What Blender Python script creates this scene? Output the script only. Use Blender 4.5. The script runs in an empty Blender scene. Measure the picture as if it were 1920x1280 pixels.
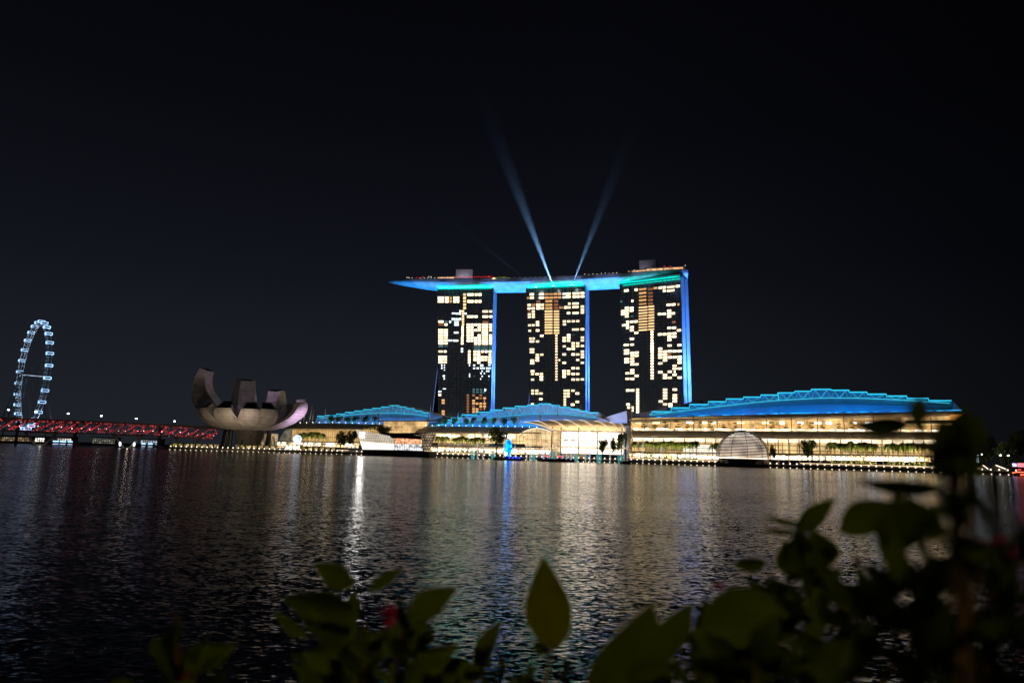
import bpy, math, random
from mathutils import Vector, Matrix
PI = math.pi
R = math.radians
SC = bpy.context.scene

# ------------------------------------------------------------------ camera
FPX = 1341.0                                   # focal length in photo pixels (1920 wide)
CAM = Vector((0.0, 0.0, 5.0))
ROT = Matrix.Rotation(R(90 + 8.88), 3, 'X') @ Matrix.Rotation(R(1.587), 3, 'Z')
cam_d = bpy.data.cameras.new('camera')
cam_d.sensor_width = 36.0
cam_d.lens = FPX / 1920 * 36
cam_d.clip_start = 0.05
cam_d.clip_end = 20000
cam_d.dof.use_dof = True
cam_d.dof.focus_distance = 620
cam_d.dof.aperture_fstop = 2.6
cam = bpy.data.objects.new('camera', cam_d)
SC.collection.objects.link(cam)
cam.matrix_world = Matrix.Translation(CAM) @ ROT.to_4x4()
SC.camera = cam

# ------------------------------------------------------------------ view
SC.view_settings.view_transform = 'Standard'
SC.view_settings.look = 'None'
SC.view_settings.exposure = 0.0
SC.view_settings.gamma = 1.0
SC.render.engine = 'CYCLES'
SC.cycles.max_bounces = 5
SC.cycles.diffuse_bounces = 2
SC.cycles.glossy_bounces = 3
SC.cycles.transparent_max_bounces = 12
SC.cycles.volume_bounces = 0
SC.cycles.sample_clamp_indirect = 6.0
SC.cycles.use_denoising = True
SC.cycles.caustics_reflective = True

# ------------------------------------------------------------------ night sky
W = bpy.data.worlds.new('World')
SC.world = W
W.use_nodes = True
nt = W.node_tree
nt.nodes.clear()
wo = nt.nodes.new('ShaderNodeOutputWorld')
bg = nt.nodes.new('ShaderNodeBackground')
tc = nt.nodes.new('ShaderNodeTexCoord')
sx = nt.nodes.new('ShaderNodeSeparateXYZ')
nt.links.new(tc.outputs['Generated'], sx.inputs[0])
rampz = nt.nodes.new('ShaderNodeValToRGB')     # city glow fading with height
e = rampz.color_ramp.elements
e[0].position = 0.0; e[0].color = (0.0135, 0.0165, 0.0215, 1)
e[1].position = 1.0; e[1].color = (0.0009, 0.0009, 0.0016, 1)
for p_, c_ in ((0.12, (0.0100, 0.0118, 0.0168)), (0.25, (0.0054, 0.0062, 0.0100)), (0.42, (0.0026, 0.0029, 0.0050)), (0.60, (0.0013, 0.0014, 0.0026))):
    q = e.new(p_); q.color = (*c_, 1)
nt.links.new(sx.outputs['Z'], rampz.inputs[0])
rampx = nt.nodes.new('ShaderNodeMapRange')     # the sky is darker towards the right, away from the centre of town
rampx.inputs['From Min'].default_value = 0.12
rampx.inputs['From Max'].default_value = 0.60
rampx.inputs['To Min'].default_value = 1.0
rampx.inputs['To Max'].default_value = 0.25
nt.links.new(sx.outputs['X'], rampx.inputs['Value'])
nt.links.new(rampz.outputs[0], bg.inputs['Color'])
nt.links.new(rampx.outputs[0], bg.inputs['Strength'])
nt.links.new(bg.outputs[0], wo.inputs[0])

# ------------------------------------------------------------------ pixel helpers (photo pixels -> rays)
def ray(px, py):
    return ROT @ Vector(((px - 960) / FPX, -(py - 640) / FPX, -1.0))
def hz(px, py, z):
    d = ray(px, py)
    return CAM + d * ((z - CAM.z) / d.z)
def hy(px, py, y):
    d = ray(px, py)
    return CAM + d * (y / d.y)
def gx(px, y, z=2.0):
    """world point at depth y and height z that sits in photo column px"""
    v0 = Vector((0, y, z)) - CAM
    a = ROT.transposed() @ v0
    b = ROT.transposed() @ Vector((1, 0, 0))
    k = (px - 960) / FPX
    x = (-k * a.z - a.x) / (b.x + k * b.z)
    return Vector((x, y, z))

class Frame:
    """upright local frame: x along a facade, y away from the viewer, z up"""
    def __init__(s, x, y, deg, z=0.0):
        s.o = Vector((x, y, z)); s.a = R(deg)
        s.u = Vector((math.cos(s.a), math.sin(s.a), 0)); s.n = Vector((-math.sin(s.a), math.cos(s.a), 0))
    def w(s, x, y, z=0.0):
        return s.o + s.u * x + s.n * y + Vector((0, 0, z))
    def hit(s, px, py, y=0.0):
        d = ray(px, py)
        p0 = s.w(0, y)
        t = (p0 - CAM).dot(s.n) / d.dot(s.n)
        p = CAM + d * t
        return (p - s.o).dot(s.u), p.z - s.o.z

# ------------------------------------------------------------------ materials
def mat(name, col, rough=0.6, metal=0.0, noise=0.0, nscale=1.0, bump=0.0, spec=0.5, trans=0.0):
    m = bpy.data.materials.new(name); m.use_nodes = True
    t = m.node_tree; b = t.nodes['Principled BSDF']
    b.inputs['Base Color'].default_value = (*col, 1)
    b.inputs['Roughness'].default_value = rough
    b.inputs['Metallic'].default_value = metal
    b.inputs['Specular IOR Level'].default_value = spec
    b.inputs['Transmission Weight'].default_value = trans
    if noise or bump:
        c = t.nodes.new('ShaderNodeTexCoord'); n = t.nodes.new('ShaderNodeTexNoise')
        n.inputs['Scale'].default_value = nscale; n.inputs['Detail'].default_value = 5
        t.links.new(c.outputs['Object'], n.inputs['Vector'])
        if noise:
            r = t.nodes.new('ShaderNodeValToRGB')
            r.color_ramp.elements[0].position = 0.3; r.color_ramp.elements[1].position = 0.7
            r.color_ramp.elements[0].color = (*[v * (1 - noise) for v in col], 1)
            r.color_ramp.elements[1].color = (*[min(1, v * (1 + noise)) for v in col], 1)
            t.links.new(n.outputs['Fac'], r.inputs[0]); t.links.new(r.outputs[0], b.inputs['Base Color'])
        if bump:
            u = t.nodes.new('ShaderNodeBump'); u.inputs['Strength'].default_value = bump
            t.links.new(n.outputs['Fac'], u.inputs['Height']); t.links.new(u.outputs[0], b.inputs['Normal'])
    return m

def emit(name, col, strength, vary=0.0, nscale=0.5, objvary=0.0, stretch=(1, 1, 1)):
    """something that gives off light: lamp, LED, lit window"""
    m = bpy.data.materials.new(name); m.use_nodes = True
    t = m.node_tree; t.nodes.clear()
    o = t.nodes.new('ShaderNodeOutputMaterial'); em = t.nodes.new('ShaderNodeEmission')
    em.inputs['Color'].default_value = (*col, 1); em.inputs['Strength'].default_value = strength
    t.links.new(em.outputs[0], o.inputs[0])
    last = None
    if vary:
        c = t.nodes.new('ShaderNodeTexCoord'); mp = t.nodes.new('ShaderNodeMapping'); mp.inputs['Scale'].default_value = stretch
        n = t.nodes.new('ShaderNodeTexNoise'); n.inputs['Scale'].default_value = nscale; n.inputs['Detail'].default_value = 3
        t.links.new(c.outputs['Object'], mp.inputs[0]); t.links.new(mp.outputs[0], n.inputs['Vector'])
        r = t.nodes.new('ShaderNodeMapRange'); r.inputs['From Min'].default_value = 0.3; r.inputs['From Max'].default_value = 0.7
        r.inputs['To Min'].default_value = strength * (1 - vary); r.inputs['To Max'].default_value = strength * (1 + vary)
        t.links.new(n.outputs['Fac'], r.inputs['Value']); last = r.outputs[0]
    if objvary:
        oi = t.nodes.new('ShaderNodeObjectInfo'); r = t.nodes.new('ShaderNodeMapRange')
        r.inputs['To Min'].default_value = 1 - objvary; r.inputs['To Max'].default_value = 1 + objvary
        t.links.new(oi.outputs['Random'], r.inputs['Value'])
        mu = t.nodes.new('ShaderNodeMath'); mu.operation = 'MULTIPLY'; t.links.new(r.outputs[0], mu.inputs[0])
        if last: t.links.new(last, mu.inputs[1])
        else: mu.inputs[1].default_value = strength
        last = mu.outputs[0]
    if last: t.links.new(last, em.inputs['Strength'])
    return m

def lit_wall(name, ca, cb, cm, strength, bw, bh, mortar=0.04, nscale=0.12, off=0.0, dark=0.25):
    """glazed lit interior seen through a grid of mullions (object x,z), brightness differing from bay to bay"""
    m = bpy.data.materials.new(name); m.use_nodes = True
    t = m.node_tree; t.nodes.clear()
    o = t.nodes.new('ShaderNodeOutputMaterial'); em = t.nodes.new('ShaderNodeEmission')
    c = t.nodes.new('ShaderNodeTexCoord'); s = t.nodes.new('ShaderNodeSeparateXYZ'); cb_ = t.nodes.new('ShaderNodeCombineXYZ')
    t.links.new(c.outputs['Object'], s.inputs[0]); t.links.new(s.outputs['X'], cb_.inputs[0]); t.links.new(s.outputs['Z'], cb_.inputs[1])
    b = t.nodes.new('ShaderNodeTexBrick'); b.offset = off; b.inputs['Scale'].default_value = 1.0
    b.inputs['Brick Width'].default_value = bw; b.inputs['Row Height'].default_value = bh
    b.inputs['Mortar Size'].default_value = mortar; b.inputs['Mortar Smooth'].default_value = 0.2; b.inputs['Bias'].default_value = 0.0
    b.inputs['Color1'].default_value = (*ca, 1); b.inputs['Color2'].default_value = (*cb, 1); b.inputs['Mortar'].default_value = (*cm, 1)
    t.links.new(cb_.outputs[0], b.inputs['Vector'])
    n = t.nodes.new('ShaderNodeTexNoise'); n.inputs['Scale'].default_value = nscale; n.inputs['Detail'].default_value = 6; n.inputs['Roughness'].default_value = 0.65
    t.links.new(cb_.outputs[0], n.inputs['Vector'])
    r = t.nodes.new('ShaderNodeMapRange'); r.inputs['From Min'].default_value = 0.36; r.inputs['From Max'].default_value = 0.64
    r.inputs['To Min'].default_value = strength * dark; r.inputs['To Max'].default_value = strength * 1.5
    t.links.new(n.outputs['Fac'], r.inputs['Value'])
    t.links.new(b.outputs['Color'], em.inputs['Color']); t.links.new(r.outputs[0], em.inputs['Strength'])
    t.links.new(em.outputs[0], o.inputs[0])
    return m

# ------------------------------------------------------------------ mesh helper
class MB:
    def __init__(s): s.v = []; s.f = []; s.smooth = False
    def add(s, vs, fs):
        k = len(s.v); s.v += [tuple(v) for v in vs]; s.f += [tuple(i + k for i in f) for f in fs]; return s
    def poly(s, pts): return s.add(pts, [tuple(range(len(pts)))])
    def box(s, x0, x1, y0, y1, z0, z1):
        return s.add([(x0,y0,z0),(x1,y0,z0),(x1,y1,z0),(x0,y1,z0),(x0,y0,z1),(x1,y0,z1),(x1,y1,z1),(x0,y1,z1)],
                     [(0,3,2,1),(4,5,6,7),(0,1,5,4),(1,2,6,5),(2,3,7,6),(3,0,4,7)])
    def hexa(s, b, t):
        """solid from a bottom quad and a top quad"""
        return s.add(list(b) + list(t), [(0,3,2,1),(4,5,6,7),(0,1,5,4),(1,2,6,5),(2,3,7,6),(3,0,4,7)])
    def prism_y(s, xz, y0, y1):
        n = len(xz)
        vs = [(x, y0, z) for x, z in xz] + [(x, y1, z) for x, z in xz]
        return s.add(vs, [tuple(range(n)), tuple(range(2*n-1, n-1, -1))] + [(i, i+n, (i+1) % n + n, (i+1) % n) for i in range(n)])
    def prism_z(s, xy, z0, z1):
        n = len(xy)
        vs = [(x, y, z0) for x, y in xy] + [(x, y, z1) for x, y in xy]
        return s.add(vs, [tuple(range(n-1, -1, -1)), tuple(range(n, 2*n))] + [(i, (i+1) % n, (i+1) % n + n, i+n) for i in range(n)])
    def tube(s, pts, r, n=5, caps=True):
        pts = [Vector(p) for p in pts]; rs = r if isinstance(r, (list, tuple)) else [r] * len(pts)
        k = len(s.v)
        for i, p in enumerate(pts):
            d = (pts[min(i+1, len(pts)-1)] - pts[max(i-1, 0)])
            if d.length < 1e-9: d = Vector((0, 0, 1))
            d.normalize()
            a = Vector((0, 0, 1)) if abs(d.z) < 0.9 else Vector((1, 0, 0))
            u = d.cross(a).normalized(); v = d.cross(u)
            for j in range(n):
                t = 2 * PI * j / n
                s.v.append(tuple(p + (u * math.cos(t) + v * math.sin(t)) * rs[i]))
        for i in range(len(pts) - 1):
            for j in range(n):
                s.f.append((k+i*n+j, k+i*n+(j+1) % n, k+(i+1)*n+(j+1) % n, k+(i+1)*n+j))
        if caps:
            s.f.append(tuple(k+j for j in range(n-1, -1, -1))); s.f.append(tuple(k+(len(pts)-1)*n+j for j in range(n)))
        return s
    def grid(s, rows, closed=False):
        """rows of points skinned to a surface"""
        k = len(s.v); n = len(rows[0])
        for r_ in rows: s.v += [tuple(p) for p in r_]
        for i in range(len(rows) - 1):
            for j in range(n if closed else n - 1):
                s.f.append((k+i*n+j, k+i*n+(j+1) % n, k+(i+1)*n+(j+1) % n, k+(i+1)*n+j))
        return s
    def ball(s, c, r, n=8, m=5, sq=(1, 1, 1)):
        k = len(s.v); c = Vector(c)
        s.v.append(tuple(c + Vector((0, 0, r*sq[2]))))
        for i in range(1, m):
            a = PI * i / m
            for j in range(n):
                b = 2 * PI * j / n
                s.v.append((c.x + r*sq[0]*math.sin(a)*math.cos(b), c.y + r*sq[1]*math.sin(a)*math.sin(b), c.z + r*sq[2]*math.cos(a)))
        s.v.append(tuple(c - Vector((0, 0, r*sq[2]))))
        for j in range(n): s.f.append((k, k+1+j, k+1+(j+1) % n))
        for i in range(m - 2):
            for j in range(n):
                a = k+1+i*n
                s.f.append((a+j, a+n+j, a+n+(j+1) % n, a+(j+1) % n))
        e_ = len(s.v) - 1 - 0
        for j in range(n): s.f.append((e_, e_-n+(j+1) % n, e_-n+j))
        return s
    def mesh(s, name, m, off=(0, 0, 0)):
        me = bpy.data.meshes.new(name)
        o = Vector(off)
        me.from_pydata([(v[0]-o.x, v[1]-o.y, v[2]-o.z) for v in s.v], [], s.f)
        if isinstance(m, (list, tuple)):
            for q in m: me.materials.append(q)
        else: me.materials.append(m)
        if s.smooth:
            me.polygons.foreach_set('use_smooth', [True] * len(me.polygons))
        me.update()
        return me
    def build(s, name, m, parent=None, off=(0, 0, 0)):
        if parent is not None and 'ox' in OFFS.get(parent.name, {}): off = OFFS[parent.name]['ox']
        o = bpy.data.objects.new(name, s.mesh(name, m, off))
        SC.collection.objects.link(o); o.parent = parent
        if parent is not None: OFFS[o.name] = {'ox': Vector(off)}
        return o
OFFS = {}

def tag(o, label=None, cat=None, group=None, kind=None):
    if label: o['label'] = label
    if cat: o['category'] = cat
    if group: o['group'] = group
    if kind: o['kind'] = kind
    return o
def thing(name, label, cat, fr=None, at=(0, 0, 0), group=None, loc=None, rz=0.0):
    """Empty at the base of a thing. With a frame, its parts are given in that frame's coordinates."""
    o = bpy.data.objects.new(name, None); SC.collection.objects.link(o)
    o.empty_display_size = 1
    if fr is not None:
        o.location = fr.w(*at); o.rotation_euler = (0, 0, fr.a); OFFS[o.name] = {'ox': Vector(at)}
    else:
        o.location = loc or (0, 0, 0); o.rotation_euler = (0, 0, rz)
    return tag(o, label, cat, group)
def child(name, me, parent, loc=(0, 0, 0), scale=(1, 1, 1), rot=(0, 0, 0)):
    """a part that shares mesh data with its likes"""
    off = OFFS.get(parent.name, {}).get('ox', Vector((0, 0, 0)))
    o = bpy.data.objects.new(name, me); SC.collection.objects.link(o)
    o.parent = parent; o.location = Vector(loc) - off; o.scale = scale; o.rotation_euler = rot
    return o
def dup(root, loc, rz=None, label=None, scale=None):
    r = root.copy(); SC.collection.objects.link(r); r.location = loc
    if rz is not None: r.rotation_euler = (0, 0, rz)
    if scale: r.scale = (scale,) * 3 if not isinstance(scale, tuple) else scale
    if label: r['label'] = label
    for ch in list(root.children):
        c = ch.copy(); SC.collection.objects.link(c); c.parent = r
        for g in list(ch.children):
            d = g.copy(); SC.collection.objects.link(d); d.parent = c
    return r
def lamp(name, kind, loc, energy, col, target=None, size=1.0, sizey=None, angle=60, blend=0.5, parent=None):
    l = bpy.data.lights.new(name, kind); l.energy = energy; l.color = col
    if kind == 'AREA':
        l.size = size
        if sizey: l.shape = 'RECTANGLE'; l.size_y = sizey
    elif kind == 'SPOT':
        l.spot_size = R(angle); l.spot_blend = blend; l.shadow_soft_size = size
    else: l.shadow_soft_size = size
    o = bpy.data.objects.new(name, l); SC.collection.objects.link(o); o.location = loc
    if target is not None:
        o.rotation_euler = (Vector(target) - Vector(loc)).to_track_quat('-Z', 'Y').to_euler()
    if parent is not None:
        o.parent = parent; o.matrix_parent_inverse = (Matrix.Translation(parent.location) @ parent.rotation_euler.to_matrix().to_4x4()).inverted()
    return o

M = {}
M['concrete'] = mat('concrete', (0.30, 0.28, 0.25), 0.8, noise=0.15, nscale=0.3)
M['dark_concrete'] = mat('dark_concrete', (0.10, 0.09, 0.08), 0.8, noise=0.25, nscale=0.4)
M['cream'] = mat('cream_stone', (0.48, 0.40, 0.28), 0.7, noise=0.1, nscale=0.4)
M['roof_metal'] = mat('grey_roof_metal', (0.30, 0.27, 0.245), 0.55, noise=0.12, nscale=0.2)
M['white_metal'] = mat('white_metal', (0.70, 0.68, 0.64), 0.4)
M['dark_metal'] = mat('dark_metal', (0.035, 0.035, 0.04), 0.4, metal=0.3)
M['roof_skin'] = mat('pale_roof_membrane', (0.55, 0.56, 0.58), 0.5, noise=0.12, nscale=0.06)
M['tower_glass'] = mat('dark_tower_glass', (0.95, 0.92, 0.86), 0.22, metal=0.95, noise=0.1, nscale=0.05)
M['tower_side'] = mat('pale_tower_cladding', (0.55, 0.57, 0.60), 0.6, noise=0.08, nscale=0.1)
M['slab_edge'] = mat('slab_edge', (0.25, 0.25, 0.25), 0.7)
M['hull'] = mat('hull_cladding', (0.52, 0.55, 0.60), 0.5, noise=0.25, nscale=0.12)
M['museum'] = mat('museum_shell', (0.52, 0.48, 0.46), 0.45, noise=0.22, nscale=0.16)
def clad(m, R_=22.0):
    t = m.node_tree; b = t.nodes['Principled BSDF']; src = b.inputs['Base Color'].links[0].from_socket
    c = t.nodes.new('ShaderNodeTexCoord'); s = t.nodes.new('ShaderNodeSeparateXYZ'); t.links.new(c.outputs['Object'], s.inputs[0])
    a = t.nodes.new('ShaderNodeMath'); a.operation = 'ARCTAN2'; t.links.new(s.outputs['Y'], a.inputs[0]); t.links.new(s.outputs['X'], a.inputs[1])
    k = t.nodes.new('ShaderNodeMath'); k.operation = 'MULTIPLY'; k.inputs[1].default_value = R_; t.links.new(a.outputs[0], k.inputs[0])
    v = t.nodes.new('ShaderNodeCombineXYZ'); t.links.new(k.outputs[0], v.inputs[0]); t.links.new(s.outputs['Z'], v.inputs[1])
    br = t.nodes.new('ShaderNodeTexBrick'); br.offset = 0.5; br.inputs['Scale'].default_value = 1; br.inputs['Brick Width'].default_value = 4.6; br.inputs['Row Height'].default_value = 2.6; br.inputs['Mortar Size'].default_value = .14
    br.inputs['Color1'].default_value = (1,1,1,1); br.inputs['Color2'].default_value = (.86,.86,.86,1); br.inputs['Mortar'].default_value = (.62,.62,.62,1)
    t.links.new(v.outputs[0], br.inputs['Vector'])
    mx = t.nodes.new('ShaderNodeMix'); mx.data_type = 'RGBA'; mx.blend_type = 'MULTIPLY'; mx.inputs[0].default_value = 1.0
    t.links.new(src, mx.inputs[6]); t.links.new(br.outputs['Color'], mx.inputs[7]); t.links.new(mx.outputs[2], b.inputs['Base Color'])
clad(M['museum'])                                # shell plates with open joints
M['black_glass'] = mat('black_glass', (0.01, 0.01, 0.012), 0.25)
M['bark'] = mat('bark', (0.12, 0.08, 0.05), 0.9, noise=0.3, nscale=2)
M['palm_leaf'] = mat('palm_leaf', (0.13, 0.18, 0.02), 0.5, noise=0.5, nscale=0.5)
M['tree_leaf'] = mat('tree_leaf', (0.10, 0.13, 0.025), 0.6, noise=0.5, nscale=0.6)
M['hedge'] = mat('hedge_leaf', (0.08, 0.13, 0.02), 0.6, noise=0.5, nscale=1.0)
M['red_paint'] = mat('red_paint', (0.25, 0.02, 0.02), 0.5)
M['grey_box'] = mat('grey_cladding', (0.42, 0.42, 0.46), 0.6, noise=0.05, nscale=0.2)
FW = Frame(0, 0, 0)
FM = Frame(-207, 693, -19.70)                   # the mall's frame: x runs along the waterfront, s = 0 at its left end
# ------------------------------------------------------------------ water, ground
def water_material():
    """rippled water: the surface normal is tilted by noise in world space, so ripples hold at every distance"""
    m = bpy.data.materials.new('bay_water'); m.use_nodes = True
    t = m.node_tree; b = t.nodes['Principled BSDF']
    b.inputs['Base Color'].default_value = (0.002, 0.004, 0.007, 1)
    b.inputs['Roughness'].default_value = 0.13
    b.inputs['IOR'].default_value = 1.33
    c = t.nodes.new('ShaderNodeTexCoord')
    def ripples(scale, rot, mx, my, amp, detail, dist=0.4):
        mp = t.nodes.new('ShaderNodeMapping'); mp.inputs['Rotation'].default_value = (0, 0, R(rot)); mp.inputs['Scale'].default_value = (mx, my, 1)
        n = t.nodes.new('ShaderNodeTexNoise'); n.inputs['Scale'].default_value = scale; n.inputs['Detail'].default_value = detail
        n.inputs['Roughness'].default_value = 0.5; n.inputs['Distortion'].default_value = dist
        t.links.new(c.outputs['Object'], mp.inputs[0]); t.links.new(mp.outputs[0], n.inputs['Vector'])
        s = t.nodes.new('ShaderNodeVectorMath'); s.operation = 'SUBTRACT'; s.inputs[1].default_value = (.5, .5, .5)
        k = t.nodes.new('ShaderNodeVectorMath'); k.operation = 'MULTIPLY'; k.inputs[1].default_value = (amp * .8, amp, 0)
        t.links.new(n.outputs['Color'], s.inputs[0]); t.links.new(s.outputs[0], k.inputs[0]); return k
    parts = [ripples(0.045, 10, 0.6, 1.0, WAVE[0], 2), ripples(1.5, -8, 0.6, 1.1, WAVE[1], 3), ripples(6.5, 7, 0.6, 1.1, WAVE[2], 2)]
    acc = None
    for q in parts:
        if acc is None: acc = q; continue
        ad = t.nodes.new('ShaderNodeVectorMath'); ad.operation = 'ADD'; t.links.new(acc.outputs[0], ad.inputs[0]); t.links.new(q.outputs[0], ad.inputs[1]); acc = ad
    pn = t.nodes.new('ShaderNodeTexNoise'); pn.inputs['Scale'].default_value = 0.018; pn.inputs['Detail'].default_value = 3      # wind patches
    pm = t.nodes.new('ShaderNodeMapping'); pm.inputs['Scale'].default_value = (.5, 1.6, 1); t.links.new(c.outputs['Object'], pm.inputs[0]); t.links.new(pm.outputs[0], pn.inputs['Vector'])
    pr = t.nodes.new('ShaderNodeMapRange'); pr.inputs['From Min'].default_value = .35; pr.inputs['From Max'].default_value = .65; pr.inputs['To Min'].default_value = .55; pr.inputs['To Max'].default_value = 1.35
    t.links.new(pn.outputs['Fac'], pr.inputs['Value']); sc = t.nodes.new('ShaderNodeVectorMath'); sc.operation = 'SCALE'
    t.links.new(acc.outputs[0], sc.inputs[0]); t.links.new(pr.outputs[0], sc.inputs['Scale']); acc = sc
    up = t.nodes.new('ShaderNodeVectorMath'); up.operation = 'ADD'; up.inputs[1].default_value = (0, 0, 1); t.links.new(acc.outputs[0], up.inputs[0])
    nz = t.nodes.new('ShaderNodeVectorMath'); nz.operation = 'NORMALIZE'; t.links.new(up.outputs[0], nz.inputs[0])
    t.links.new(nz.outputs[0], b.inputs['Normal'])
    df = t.nodes.new('ShaderNodeBsdfDiffuse'); df.inputs['Color'].default_value = (0.002, 0.004, 0.007, 1)      # dark diffuse share mixed in to dim the reflections
    mx = t.nodes.new('ShaderNodeMixShader'); mx.inputs[0].default_value = 0.31
    t.links.new(b.outputs[0], mx.inputs[1]); t.links.new(df.outputs[0], mx.inputs[2]); t.links.new(mx.outputs[0], t.nodes['Material Output'].inputs[0])
    return m
WAVE = (0.04, 0.26, 0.85)
wb = MB().poly([(-3000, 3.0, 0), (3000, 3.0, 0), (3000, 4000, 0), (-3000, 4000, 0)])
tag(wb.build('water', water_material()), kind='structure')

shore = [gx(2300, 405), FM.w(600, -60), FM.w(190, -60), gx(806, 585), gx(690, 612), gx(315, 600), gx(306, 640), gx(290, 900), gx(-700, 900)]
shp = [(p.x, p.y) for p in shore] + [(-2600, 900), (-2600, 3600), (2900, 3600), (2900, 405)]
tag(MB().prism_z(shp, -2.0, 2.2).build('ground', mat('paved_ground', (0.16, 0.13, 0.10), 0.85, noise=0.2, nscale=0.15)), kind='structure')
nq = MB(); nq.box(-40, 40, -30, 3.0, -2, 3.35)
tag(nq.build('promenade', mat('near_paving', (0.2, 0.18, 0.16), 0.85, noise=0.2, nscale=2)), kind='structure')

# ------------------------------------------------------------------ hotel towers
M['win_warm'] = emit('lit_window_warm', (1.0, 0.77, 0.46), 2.8, vary=0.62, nscale=4.6, objvary=0.40)
M['win_gold'] = emit('lit_window_gold', (1.0, 0.62, 0.28), 1.5, vary=0.5, nscale=5.0, objvary=0.2)
M['win_orange'] = emit('lit_window_orange', (1.0, 0.52, 0.20), 0.75, vary=0.45, nscale=3.0, objvary=0.3)
M['win_dim'] = emit('lit_window_dim', (0.85, 0.33, 0.16), 0.34, vary=0.6, nscale=3.0, objvary=0.3)
M['win_cool'] = emit('lit_window_cool', (0.75, 0.90, 1.0), 2.2, vary=0.5, nscale=3.0, objvary=0.3)
M['win_teal'] = emit('lit_window_teal', (0.25, 0.55, 0.60), 0.22, vary=0.9, nscale=2.0, objvary=0.5)
unit = {}
for k in ('warm', 'orange', 'gold', 'dim', 'cool', 'teal'):
    unit[k] = MB().box(-0.5, 0.5, -0.12, 0.12, -0.5, 0.5).mesh('window_' + k, M['win_' + k])

def rng_(a, b, st=50.0):
    n = int(round((b - a) / st)); return [a + (b - a) * i / n for i in range(n + 1)] if n else [a]
# (crop origin x, y, crop scale, [(x0, x1, [row centres], height, kind)])
U1 = (810, 535, 9.846, [
 (105,225,[232,293],56,'warm'),(245,305,[232,293],56,'warm'),(320,368,[232,293],56,'orange'),(395,448,[232,293],56,'warm'),(455,502,[232,293],56,'warm'),
 (575,628,[170,232,293,355,418],50,'gold'),(650,770,[170,295],54,'warm'),(788,842,[170,295],54,'warm'),(858,912,[170,295],54,'warm'),
 (552,592,rng_(475,720),42,'gold'),(545,584,rng_(770,920),42,'warm'),(536,578,rng_(970,1070),42,'warm'),
 (505,540,[475],36,'cool'),(365,430,[515],22,'cool'),(430,500,[520],34,'cool'),(505,535,[522],40,'cool'),(600,636,[520],36,'cool'),(362,430,[622],42,'cool'),(436,495,[622],42,'cool'),(502,538,[622],42,'cool'),
 (408,495,[675,725],42,'cool'),(318,352,[672],38,'cool'),(402,488,[870],36,'cool'),(288,380,[1015],34,'cool'),(390,486,[1018],36,'cool'),
 (930,1038,[480,575],46,'warm'),(930,1038,[680],46,'dim'),(1060,1112,[480,575],46,'warm'),(645,768,[575],46,'warm'),(782,842,[575],46,'warm'),
 (115,215,[668],44,'warm'),(115,215,[720],44,'dim'),(232,285,[722],44,'warm'),(238,285,[668],40,'teal'),
 (115,212,[822,870,920,968,1018,1068],43,'warm'),(222,290,[822,870,920,968,1018,1068],43,'warm'),
 (640,698,[725,775,825,873,922,970,1022],43,'warm'),(712,762,[725,775,825,873,922,970,1022],43,'warm'),
 (780,832,[725,825,970,1022,1072],43,'warm'),(845,898,[725,775,825,922,970,1022,1072],43,'warm'),
 (918,1036,[725,775,825,873,922,970,1022,1072],43,'warm'),(1055,1110,[725,775,825,922,970,1022,1072],43,'warm'),
 (115,205,[1120],42,'teal'),(220,290,[1120],42,'teal'),(770,830,[1125,1175],42,'teal'),(838,892,[1125,1175],42,'teal'),(905,1028,[1125,1175],42,'teal'),(1045,1105,[1125,1175],42,'teal'),
 (535,572,[1170,1218],38,'cool'),(120,198,[1218],40,'warm'),(218,268,[1218],40,'warm'),(668,710,[1218],42,'warm'),
 (765,825,[1220],40,'warm'),(835,888,[1220],40,'warm'),(908,958,[1220],40,'warm'),(975,1025,[1220],40,'warm'),(1045,1100,[1220],40,'warm')])
L1 = (810, 655, 9.846, [
 (118,198,[137,186,236],43,'warm'),(206,275,[137,186,236],43,'warm'),(665,708,[92,142,192,240],43,'warm'),
 (765,825,[90,142,192],43,'warm'),(834,888,[90,142,192,240],43,'warm'),(895,956,[142,192],43,'warm'),(964,1026,[142,192],43,'warm'),(1038,1098,[142,192,240],43,'warm'),(1050,1090,[92],40,'warm'),
 (170,190,[292,342],34,'cool'),(222,236,[290,335,378],22,'cool'),(685,700,[292,460,495],34,'cool'),(760,795,[290,345],26,'cool'),(890,945,[295],42,'cool'),(825,865,[345],30,'cool'),(893,915,[345,440],30,'cool'),
 (932,948,[345],34,'cool'),(960,975,[345,440],28,'cool'),(1000,1024,[345,398],30,'cool'),(1036,1056,[345,398],30,'cool'),(1065,1088,[345],30,'cool'),(1040,1078,[288],20,'cool'),(915,935,[400,492],26,'cool'),
 (1042,1064,[492],26,'cool'),(200,235,[490],34,'cool'),(215,236,[540],28,'cool'),(765,795,[492],14,'teal'),(890,905,[542],28,'cool'),(1035,1048,[555],24,'teal'),
 (965,998,[745],44,'cool'),(200,255,[725],14,'cool'),(750,792,[738,785],36,'teal'),(815,865,[738,785],30,'teal'),(888,925,[738,785],36,'teal'),(940,990,[790],26,'teal'),
 (640,682,rng_(845,1150),40,'dim'),(742,792,[845,1050],42,'dim'),(742,792,[945,993,1098,1150],42,'orange'),(805,856,[895,998,1100,1146],42,'orange'),(875,926,[845,898],36,'dim'),(875,926,[998,1050],42,'orange'),(880,920,[1100],34,'dim'),(945,996,[898,998,1050],42,'orange'),(958,975,[950,1095],36,'orange'),
 (178,234,[935,985,1140,1190],42,'orange'),(120,166,[835],46,'warm'),(120,140,[775],26,'cool'),(158,172,[775],26,'cool')])
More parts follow.
